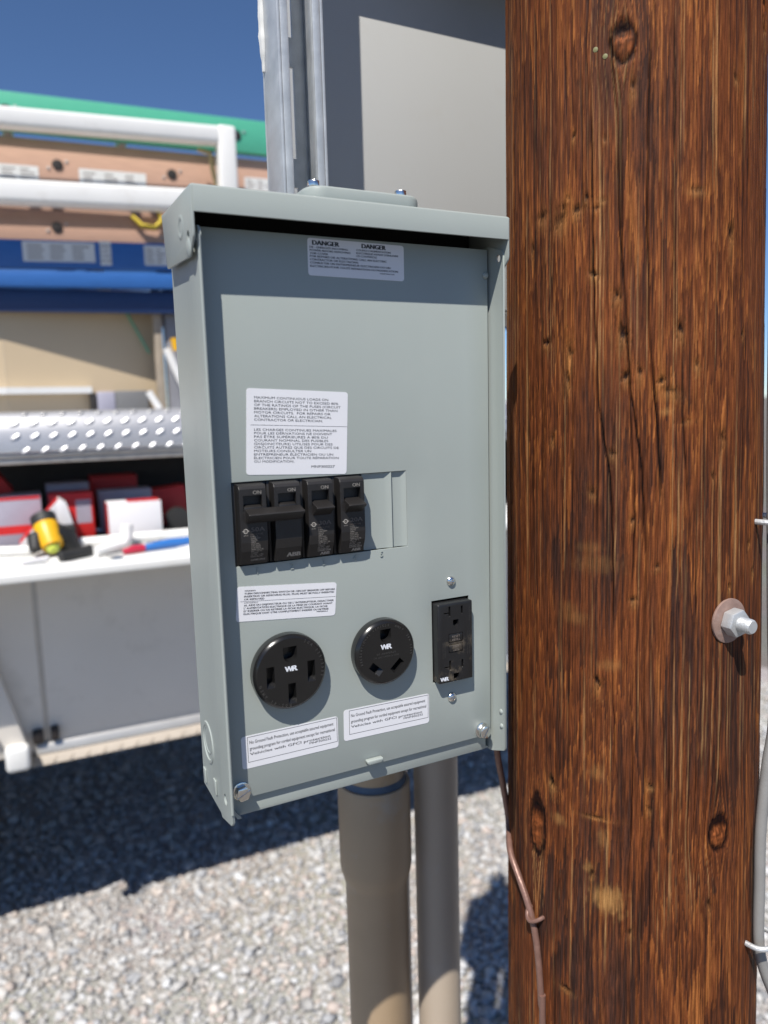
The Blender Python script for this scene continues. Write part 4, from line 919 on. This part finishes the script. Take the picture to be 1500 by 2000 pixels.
hexslot(.1347+.0012, -.2782, cover, 8); hexslot(.3490, -.2790, cover, 40)

# ---- labels
EXX = np.array([1.0, 0, 0]); EZZ = np.array([0, 0, 1.0])
def sticker(nm, cx, cz, w, h, rot, lines, rules=(), frame=None, lift=.00025, note=None):
    c, s = math.cos(R(rot)), math.sin(R(rot)); ex = EXX*c+EZZ*s; ez = -EXX*s+EZZ*c; o = np.array([cx, 0, P(cz)])
    poly = rrect(-w/2, w/2, -h/2, h/2, .0022)
    mb = MB(); n_ = len(poly)
    vs = [o+ex*p+ez*q+np.array([0, -lift, 0]) for p, q in poly]+[o+ex*p+ez*q+np.array([0, -.00002, 0]) for p, q in poly]
    mb.add(vs, [tuple(range(n_)), tuple(range(2*n_-1, n_-1, -1))]+[(i, (i+1) % n_, n_+(i+1) % n_, n_+i) for i in range(n_)])
    st_ = mb.build(nm, LABEL, cover, smooth=0)
    if note: st_['label'] = note
    tx = MB(); tl = o-ex*w/2+ez*h/2+np.array([0, -lift-.00008, 0])
    for (x, y, txt, cap, width, bold, al) in lines:          # x, y from the top left corner to the baseline, millimetres
        write(tx, txt, tl+ex*x*.001-ez*y*.001, ex, ez, cap*.001, None if width is None else width*.001, bold, align=al)
    def bar(x0, x1, y0, y1):
        tx.add([tl+ex*a*.001-ez*b*.001 for a, b in ((x0, y0), (x1, y0), (x1, y1), (x0, y1))], [(0, 1, 2, 3)])
    for x0, x1, y, t in rules: bar(x0, x1, y-t/2, y+t/2)
    if frame:
        x0, x1, y0, y1, t = frame; bar(x0, x1, y0, y0+t); bar(x0, x1, y1-t, y1); bar(x0, x0+t, y0+t, y1-t); bar(x1-t, x1, y0+t, y1-t)
    tx.build('lettering', INK, st_, smooth=0, recalc=False)
B = .03
sticker('danger_label', .2437, .1062, .0773, .0258, -.4, [
    (3.8, 4.6, 'DANGER', 3.1, 20.5, .055, 'l'), (42.5, 4.2, 'DANGER', 3.1, 19.5, .055, 'l'),
    (1.6, 6.9, 'DE - ENERGIZE INCOMING', 1.35, 29.5, B, 'l'), (1.6, 9.0, 'POWER BEFORE REMOVING', 1.35, 31.5, B, 'l'), (1.6, 11.1, 'THIS COVER', 1.35, 14, B, 'l'),
    (38, 6.5, "COUPEZ L'ALIMENTATION", 1.35, 28, B, 'l'), (38, 8.6, "ELECTRIQUE AVANT D'ENLEVER", 1.35, 34.5, B, 'l'), (38, 10.7, 'CE COUVERCLE', 1.35, 16.5, B, 'l'),
    (1.6, 13.2, 'FOR REPAIRS OR ALTERATIONS CALL AN ELECTRIC', 1.45, 61, B, 'l'), (1.6, 15.4, 'CONTRACTOR OR ELECTRICIAN', 1.45, 37.5, B, 'l'),
    (1.6, 17.6, 'CONSULTER UN ENTREPRENEUR ELECTRICIEN OU UN', 1.45, 64, B, 'l'), (1.6, 19.9, 'ELECTRICIEN POUR TOUTE REPARATION OU MODIFICATION', 1.45, 70.5, B, 'l'),
    (57, 21.8, 'MNP300226', .9, 12, B, 'l')], note='white danger label in the shade of the hood')
L1 = ['MAXIMUM CONTINUOUS LOADS ON', 'BRANCH CIRCUITS NOT TO EXCEED 80%', 'OF THE RATINGS OF THE FUSES (CIRCUIT', 'BREAKERS) EMPLOYED IN OTHER THAN', 'MOTOR CIRCUITS.  FOR REPAIRS OR', 'ALTERATIONS CALL AN ELECTRICAL', 'CONTRACTOR OR ELECTRICIAN.']
W1 = [56, 64, 66, 63.5, 58, 59, 52]
L2 = ['LES CHARGES CONTINUES MAXIMALES', 'POUR LES DÉRIVATIONS NE DOIVENT', 'PAS ÊTRE SUPÉRIEURES À 80% DU', 'COURANT NOMINAL DES FUSIBLES', '(DISJONCTEURS) UTILISES POUR DES', 'CIRCUITS AUTRES QUE DES CIRCUITS DE', 'MOTEURS.CONSULTER UN', 'ENTREPRENEUR ÉLECTRICIEN OU UN', 'ÉLECTRICIEN POUR TOUTE RÉPARATION', 'OU MODIFICATION.']
W2 = [63, 59.5, 56, 56.5, 60, 65, 43, 60.5, 65, 30]
sticker('load_limit_label', .1924, -.0172, .0773, .0606, -3.1,
        [(5.6, 7.0+2.58*i, t, 1.65, w, .004, 'l') for i, (t, w) in enumerate(zip(L1, W1))]+[(5.6, 29.4+2.50*i, t, 1.62, w, .004, 'l') for i, (t, w) in enumerate(zip(L2, W2))]+[(49, 55.8, 'MNP300227', 1.8, 18.5, .016, 'l')],
        rules=[(3, 77.2, 25.4, .22)])
sticker('plug_warning_label', .1785, -.1408, .0773, .0256, -4.9, [
    (5.5, 3.6, 'WARNING:', .9, 8.5, B, 'l'), (5.5, 5.8, 'TURN DISCONNECTING SWITCH OR CIRCUIT BREAKER OFF BEFORE', 1.3, 70.5, B, 'l'), (5.5, 7.9, 'INSERTING OR REMOVING PLUG. PLUG MUST BE FULLY INSERTED', 1.3, 70, B, 'l'), (5.5, 10.0, 'OR REMOVED', 1.3, 15, B, 'l'),
    (5.5, 12.4, 'AVERTISSEMENT', .9, 10.5, 0, 'l'), (5.5, 14.4, "AL AIDE DU DISJONCTEUR OU DE L' INTERRUPTEUR, DESACTIVER", 1.3, 70, B, 'l'), (5.5, 16.5, "L' ALIMENTATION ELECTRIQUE DE LA PRISE DE COURANT AVANT", 1.3, 69, B, 'l'), (5.5, 18.6, "D' INSERER OU DE RETIRER LA FICHE ELECTRIQUE. LA FICHE", 1.3, 65, B, 'l'), (5.5, 20.7, 'ELECTRIQUE DOIT ETRE COMPLETEMENT INSEREE OU RETIREE', 1.3, 66, B, 'l'), (62, 22.2, 'MNP30023-A', .9, 9, B, 'l')],
    rules=[(2.5, 76.8, 10.9, .22)])
GL = [(6.2, 6.6, 'No Ground Fault Protection, use acceptable assured equipment', 2.5, 67, .010, 'l'), (6.2, 11.4, 'grounding program for corded equipment except for recreational', 2.5, 68, .010, 'l'), (6.2, 15.4, 'Vehicles with GFCI protection', 2.0, 64, .022, 'l'), (53, 17.6, 'MNP300232', 1.6, 18, .018, 'l')]
sticker('ground_fault_label', .1763, -.2498, .0770, .0252, -.2, GL, frame=(4.6, 76.2, 1.0, 20.6, .3))
sticker('ground_fault_label', .2583, -.2474, .0770, .0252, -1.1, GL, frame=(4.6, 76.2, 1.0, 20.6, .3))

# ---- circuit breakers
YP = -.0100
FACE = [(-.0516, -.0070), (-.0526, -.0088), (-.0545, -.0098), (-.0920, YP), (-.0985, -.0090), (-.1085, -.0045)]
def yface(z): return float(np.interp(-z, [-a for a, b in FACE], [b for a, b in FACE]))-.00018
def breaker(i, amps, tie=False, abb_big=False):
    x0 = .1413+.0254*i; a, b = x0+.0020, x0+.0216; base_z0, base_z1 = P(-.1098), P(-.0508)
    low = MB().box(x0+.0002, x0+.0251, .0015, .045, base_z0, base_z1).mesh('breaker_body', bevel=.0004)
    up = MB().prism([(.0022, P(-.0512))]+[(b_, P(a_)) for a_, b_ in FACE]+[(.0022, P(-.1094))], 'x', a, b).mesh('circuit_breaker', bevel=.00035)
    up = cut(up, [MB().box(x0+.0048, x0+.0184, -.02, -.0042, P(-.0700), P(-.0590)), MB().box(x0+.0090, x0+.0092, -.02, YP+.00025, P(-.0585), P(-.0500))])
    br = put('circuit_breaker', up, BREAK, pn, 0)
    put('breaker_base', low, BREAK, br, 30)
    if amps:
        pass
    # toggle
    if not tie:
        MB().prism([(-.0045, P(-.0665)), (-.0100, P(-.0678)), (-.0186, P(-.0706)), (-.0191, P(-.0712)), (-.0184, P(-.0719)), (-.0096, P(-.0775)), (-.0045, P(-.0775))], 'x', x0+.0052, x0+.0192).build('toggle', BREAK, br, bevel=.0003, smooth=0)
    else:
        MB().prism([(-.0045, P(-.0655)), (-.0102, P(-.0672)), (-.0102, P(-.078)), (-.0045, P(-.079))], 'x', x0+.0052, x0+.0180).build('toggle', BREAK, br, bevel=.0005)
    y = YP-.00012; tx = MB(); td = MB()
    ex, ez = EXX, EZZ
    write(tx, 'ON', (x0+.0120, y, P(-.0583)), ex, ez, .0025, .0060, .012)
    if amps:
        write(td, amps, (x0+.0095, y, P(-.0845)), ex, ez, .0030, .0098, .02)
        write(td, 'HACR TYPE', (x0+.0088, y, P(-.0870)), ex, ez, .0011, .0090, .01)
        T_ = ['1 POLE', '120/240V', 'VOLTS', '10KA', 'MAX RMS', 'SYM AMPS', '14-8 RMS', 'WIRE CU / AL', '60 / 75 C', 'TORQUE', '36 IN - LBS', 'MADE IN DO']
        zz_ = -.0884
        for j, s_ in enumerate(T_):
            write(tx, s_, (x0+.0090, y, P(zz_-j*.00135)), ex, ez, .00095, min(.0092, len(s_)*.00085), .01)
        if tie: write(tx, 'G444B SA03', (x0+.0092, y, P(-.1060)), ex, ez, .0014, .0104, .02)
        else:
            pass
        # approval mark: ring with two letters and a caption
        cx, cz = x0+.0055, P(-.0838); n_ = 18
        ri, ro = .0012, .0017; vs = []
        for rr in (ri, ro): vs += [(cx+rr*math.cos(2*math.pi*q/n_), y, cz+rr*math.sin(2*math.pi*q/n_)) for q in range(n_)]
        tx.add(vs, [(q, (q+1) % n_, n_+(q+1) % n_, n_+q) for q in range(n_)])
        write(tx, 'UL', (cx, y, cz-.0006), ex, ez, .0012, .0015, .01, align='c'); write(tx, 'LISTED', (cx, y, cz-.0035), ex, ez, .0008, .0032, .01, align='c')
        tx.add([(cx-.0024, y, cz-.0002), (cx-.0017, y, cz-.0002), (cx-.0017, y, cz+.0003), (cx-.0024, y, cz+.0003)], [(0, 1, 2, 3)]); tx.add([(cx+.0017, y, cz-.0002), (cx+.0024, y, cz-.0002), (cx+.0024, y, cz+.0003), (cx+.0017, y, cz+.0003)], [(0, 1, 2, 3)])
    if abb_big: write(tx, 'ABB', (x0+.0108, y, P(-.1060)), ex, ez, .0032, .0102, .05)
    elif amps and not tie:
        write(tx, 'ABB', (x0+.0116, y, P(-.1076)), ex, ez, .0022, .0072, .045)
        write(tx, {'30A': 'G444B SA08', '20A': 'G442B SA03'}[amps], (x0+.0092, y, P(-.1048)), ex, ez, .0014, .0102, .02)
    for q in (tx, td): q.v = [(v_[0], yface(v_[2]-Z0), v_[2]) for v_ in q.v]     # print follows the moulded face
    tx.build('lettering', INKL, br, smooth=0, recalc=False)
    if td.v: td.build('shaded_rating_print', INKD, br, smooth=0, recalc=False)  # rating in dimmer grey, toggle shadow put into the print colour
    return br
b1 = breaker(0, '50A', tie=True); b1['label'] = 'left pole of the double breaker'
b2 = breaker(1, None, tie=True, abb_big=True)
breaker(2, '30A'); breaker(3, '20A')
xa = .1413+.0058; xb = .1413+.0254+.0212
tie = MB().prism([(-.0098, P(-.0682)), (-.0194, P(-.0712)), (-.0200, P(-.0719)), (-.0192, P(-.0727)), (-.0120, P(-.0782)), (-.0104, P(-.0782))], 'x', xa, xb).build('handle_tie', BREAK, b1, bevel=.0003, smooth=0)
tw = MB(); 
MB().box(.1413+.0003, .1413+.1012, .012, .016, P(-.1100), P(-.0504)).build('breaker_backing', DARK, pn)
# ---- round receptacles
def emb(mb, txt, cx, cz, rad, a0, da, y, size, face_out=True):
    for k, ch in enumerate(txt):
        if ch == ' ': continue
        a = R(a0-da*k); v, f = glyphs(ch, .0)
        if not len(v): continue
        ex = EXX*math.sin(a)-EZZ*math.cos(a); ez = EXX*math.cos(a)+EZZ*math.sin(a)
        if not face_out: ex, ez = -ex, -ez
        o = np.array([cx+rad*math.cos(a), y, P(cz)+rad*math.sin(a)]); w = v[:, 0].max()*size*.8
        n_ = len(v); vs = [o+ex*(p[0]*size*.8-w/2)+ez*(p[1]*size) for p in v]
        base = [q+np.array([0, .0003, 0]) for q in vs]; fs = list(f); ed = {}
        for g in f:
            for p_, q_ in zip(g, g[1:]+g[:1]): ed[(p_, q_)] = 1
        for (p_, q_) in ed:
            if (q_, p_) not in ed: fs.append((p_, q_, q_+n_, p_+n_))
        mb.add(vs+base, fs)
def tap(cx, cz, w, h, y, rot=0, bot=.0018, dep=.0086):         # slot cutter, its lower end flared
    c, s = math.cos(R(rot)), math.sin(R(rot))
    f0 = [(-w/2-.0002, -h/2-bot), (w/2+.0002, -h/2-bot), (w/2+.0002, h/2), (-w/2-.0002, h/2)]; f1 = [(-w/2, -h/2+.0006), (w/2, -h/2+.0006), (w/2, h/2), (-w/2, h/2)]
    mb = MB(); V = []
    for (yy, ff) in ((y-.001, f0), (y+bot*1.1, f1), (y+dep, f1)):
        V += [(cx+p*c-q*s, yy, P(cz)+p*s+q*c) for p, q in ff]
    mb.add(V, [(0, 1, 2, 3), (11, 10, 9, 8)]+[(b_*4+i, b_*4+(i+1) % 4, b_*4+4+(i+1) % 4, b_*4+4+i) for b_ in (0, 1) for i in range(4)])
    return mb
def ground_slot(cx, cz, w, y, dep=.0088):
    prof = [(-w/2, w*.55), (-w/2, -w*.1)]+[(w/2*math.cos(R(180+180*i/10)), -w*.1+w*.5*math.sin(R(180+180*i/10))) for i in range(1, 10)]+[(w/2, -w*.1), (w/2, w*.55)]
    mb = MB(); n_ = len(prof); V = []
    for yy, s_ in ((y-.001, 1.16), (y+.0022, .88), (y+dep, .88)):
        V += [(cx+p*(s_ if True else 1), yy, P(cz)+(q*s_ if q < 0 else q)) for p, q in prof]
    mb.add(V, [tuple(range(n_)), tuple(range(3*n_-1, 2*n_-1, -1))]+[(b_*n_+i, b_*n_+(i+1) % n_, b_*n_+n_+(i+1) % n_, b_*n_+n_+i) for b_ in (0, 1) for i in range(n_)])
    return mb
def receptacle(nm, cx, cz, r_, pr, slots, note):
    prof = [(r_*.99, .0), (r_, -.0008), (r_*.997, -pr+.0026), (r_-.0005, -pr+.0019), (r_-.0019, -pr+.0005), (r_-.0026, -pr)]
    me = MB().lathe([(q, -t) for q, t in prof], (cx, -.0001, P(cz)), (0, -1, 0), 72).mesh(nm)
    me = cut(me, slots)
    o = put(nm, me, BLACK, pn, 28); o['label'] = note
    return o
def wr(parent, x, y, z, cap=.0041, w=.0098):
    t = MB(); write(t, 'W', (x, y, P(z)), EXX, EZZ, cap, w*.58, .07); write(t, 'R', (x+w*.56, y, P(z)), EXX, EZZ, cap, w*.40, .09)
    t.build('wr_mark', WRW, parent, smooth=0, recalc=False)
cx, cz, pr = .1754, -.1916, .0098; y = -pr
r50 = receptacle('round_receptacle', cx, cz, .0284, pr, [ground_slot(cx-.0002, cz+.0142, .0098, y), tap(cx-.0158, cz-.0003, .0058, .0140, y, 0, .0028), tap(cx+.0158, cz-.0006, .0056, .0140, y, 0, .0028), tap(cx+.0002, cz-.0150, .0058, .0135, y, 0, .0028)], 'large round black socket with four openings')
wr(r50, cx-.0046, y-.0003, cz+.0010)
t = MB(); emb(t, '50A 125/250V', cx, cz, .0238, 62, 7, y-.0004, .0021); emb(t, 'NEMA 14-50R', cx, cz, .0238, 196, -7, y-.0004, .0021); t.build('moulded_lettering', MOULD, r50, smooth=0, recalc=False)
cx, cz = .2538, -.1904
r30 = receptacle('round_receptacle', cx, cz, .0262, pr, [ground_slot(cx-.0002, cz+.0142, .0088, y), tap(cx-.0100, cz-.0112, .0052, .0098, y, 48, .0028), tap(cx+.0100, cz-.0112, .0052, .0098, y, -48, .0028)], 'smaller round black socket with angled slots')
wr(r30, cx-.0046, y-.0003, cz+.0030)
t = MB(); emb(t, 'RECREATIONAL VEHICLE  ONLY  30A 125V', cx, cz, .0212, 196, 5.9, y-.0004, .0018)
for s_, zz in (('30 AMPERES', -.0010), ('USE ONLY WITH CU WIRE', -.0036)): write(t, s_, (cx, y-.0002, P(cz+zz)), EXX, EZZ, .0014, .022 if len(s_) > 12 else .017, 0, align='c')
t.build('moulded_lettering', MOULD, r30, smooth=0, recalc=False)
# ---- duplex ground-fault receptacle
gx, gz = .3191-.0006, -.1932; y = -.0085; gw, gh = .0333, .0668
gm = MB().box(gx-gw/2, gx+gw/2, y, .010, P(gz-gh/2), P(gz+gh/2)).mesh('duplex_receptacle', bevel=.0014, seg=3)
gc = []
for s_ in (1, -1):
    c0 = gz+s_*.0225+(.0005 if s_ > 0 else .0)
    gc += [tap(gx-.0056, c0+.0035, .0016, .0085, y, 0, .0010), tap(gx+.0062, c0+.0035, .0016, .0070, y, 0, .0010), tap(gx-.0088, c0+.0022, .0044, .0016, y, 0, .0004), ground_slot(gx+.0003, c0-.0065, .0050, y)]
gc.append(MB().box(gx-.0068, gx+.0068, y-.002, y+.0012, P(gz+.0004), P(gz+.0078))); gc.append(MB().box(gx-.0068, gx+.0068, y-.002, y+.0012, P(gz-.0082), P(gz-.0012)))
gf = put('duplex_receptacle', cut(gm, gc), GFCIM, pn, 30); gf['label'] = 'dusty black rectangular socket with reset and test buttons'
for z0, z1, t1, t2 in ((.0008, .0074, 'RESET', 'RESET'), (-.0078, -.0016, 'TEST', 'TEST')):
    bt = MB().box(gx-.0064, gx+.0064, y-.0004, y+.0010, P(gz+z0), P(gz+z1)).build('button', GFCIM, gf, bevel=.0004)
    t = MB(); write(t, t1, (gx, y-.0006, P(gz+z0+.0038)), EXX, EZZ, .0016, .0075 if t1 == 'RESET' else .006, 0, align='c'); write(t, t2, (gx, y-.0006, P(gz+z0+.0026)), EXX, -EZZ, .0016, .0075 if t1 == 'RESET' else .006, 0, align='c'); t.build('lettering', INKD, bt, smooth=0, recalc=False)
wr(gf, gx-.0152, y-.0002, gz-.0312, .0034, .0082)
t = MB()
for k_, (xx, s_) in enumerate(((gx+.0118, 'SEE INSTRUCTIONS'), (gx+.0140, 'TEST MONTHLY'), (gx-.0118, 'PUSH TO TEST'), (gx-.0098, 'THEN RESET'))):
    write(t, s_, (xx, y-.0002, P(gz-.012)), EZZ, -EXX, .0012, .020 if k_ < 2 else .014, 0)
write(t, '20A125V', (gx+.0140, y-.0002, P(gz+.0165)), EZZ, -EXX, .0012, .012, 0)
t.build('moulded_lettering', MOULD, gf, smooth=0, recalc=False)
MB().box(GX0-.001, GX1+.001, .0105, .0125, GZ0-.001, GZ1+.001).build('receptacle_backing', DARK, pn)

# ================================================================== WIRES ON THE POLE
def hug(px, py, out): a, z = pole_hit(px, py); return pole_pt(a, z, out)
gw_ = thing('ground_wire', tuple(hug(1052, 1900, .003)*np.array([1, 1, 0])+np.array([0, 0, .3])), 'tarnished bare ground wire from the panel bottom stapled down the pole', 'wire')
s0 = at(971, 1466, .050)
pts = [s0+np.array([-.003, .0, .06]), s0, at(982, 1530, .058), at(993, 1598, .064), hug(1004, 1660, .004), hug(1018, 1705, .0035), hug(1037, 1762, .0035), hug(1048, 1810, .003), hug(1056, 1870, .003), hug(1062, 1960, .003), hug(1064, 2050, .003)]
last = pts[-1]; pts += [np.array([last[0]+.001, last[1], z]) for z in (.35, .05)]
def smooth_path(p, n=8):
    p = [np.array(q) for q in p]; out = []
    for i in range(len(p)-1):
        a = p[max(i-1, 0)]; b = p[i]; c = p[i+1]; d = p[min(i+2, len(p)-1)]
        for k in range(n):
            t = k/n; out.append(.5*((2*b)+(-a+c)*t+(2*a-5*b+4*c-d)*t*t+(-a+3*b-3*c+d)*t**3))
    return out+[p[-1]]
MB().tube(smooth_path(pts), .0031, 12).build('wire', COPPER, gw_)
a, z = pole_hit(1047, 1785)
stp = [pole_pt(a-.055, z+.004, -.004), pole_pt(a-.055, z+.003, .0035), pole_pt(a-.03, z-.001, .0075), pole_pt(a+.01, z-.003, .0085), pole_pt(a+.05, z-.001, .006), pole_pt(a+.075, z+.0015, .002), pole_pt(a+.078, z+.002, -.004)]
MB().tube(smooth_path(stp, 5), .0019, 10).build('staple', COPPER, gw_)
# grey cable up the right side of the pole, with two staples
cb = thing('service_cable', (.64, .02, 0), 'grey cable stapled up the right side of the wooden pole', 'cable')
def rim(py, back, out, dx=0.0):               # a point beside the right-hand outline of the pole
    px = 1497-27*py/2000-6; a, z = pole_hit(px, py); return pole_pt(a+back, z, out)+np.array([dx, 0, 0])
cp = [rim(-300, .10, .009), rim(300, .10, .009), rim(800, .09, .009), rim(1018, .09, .010), rim(1200, .10, .011), rim(1400, .11, .013), rim(1500, .07, .009), rim(1620, .03, .006), rim(1720, .02, .006), rim(1830, .02, .006), rim(1890, .06, .009), rim(1960, .10, .020), rim(2050, .12, .032), np.array([.655, .03, .45]), np.array([.66, .035, .02])]
MB().tube(smooth_path(cp), .0047, 14).build('sheath', CABLE, cb)
for py, bk in ((1018, .09), (1830, .02)):
    px = 1497-27*py/2000-6; a, z = pole_hit(px, py); a += bk
    w = .11
    s_ = [pole_pt(a-w, z, -.004), pole_pt(a-w, z, .010), pole_pt(a-w*.5, z+.001, .0175), pole_pt(a+w*.5, z+.002, .0175), pole_pt(a+w, z+.002, .010), pole_pt(a+w, z+.002, -.004)]
    MB().tube(smooth_path(s_, 5), .0024, 10).build('staple', GALVD, cb)
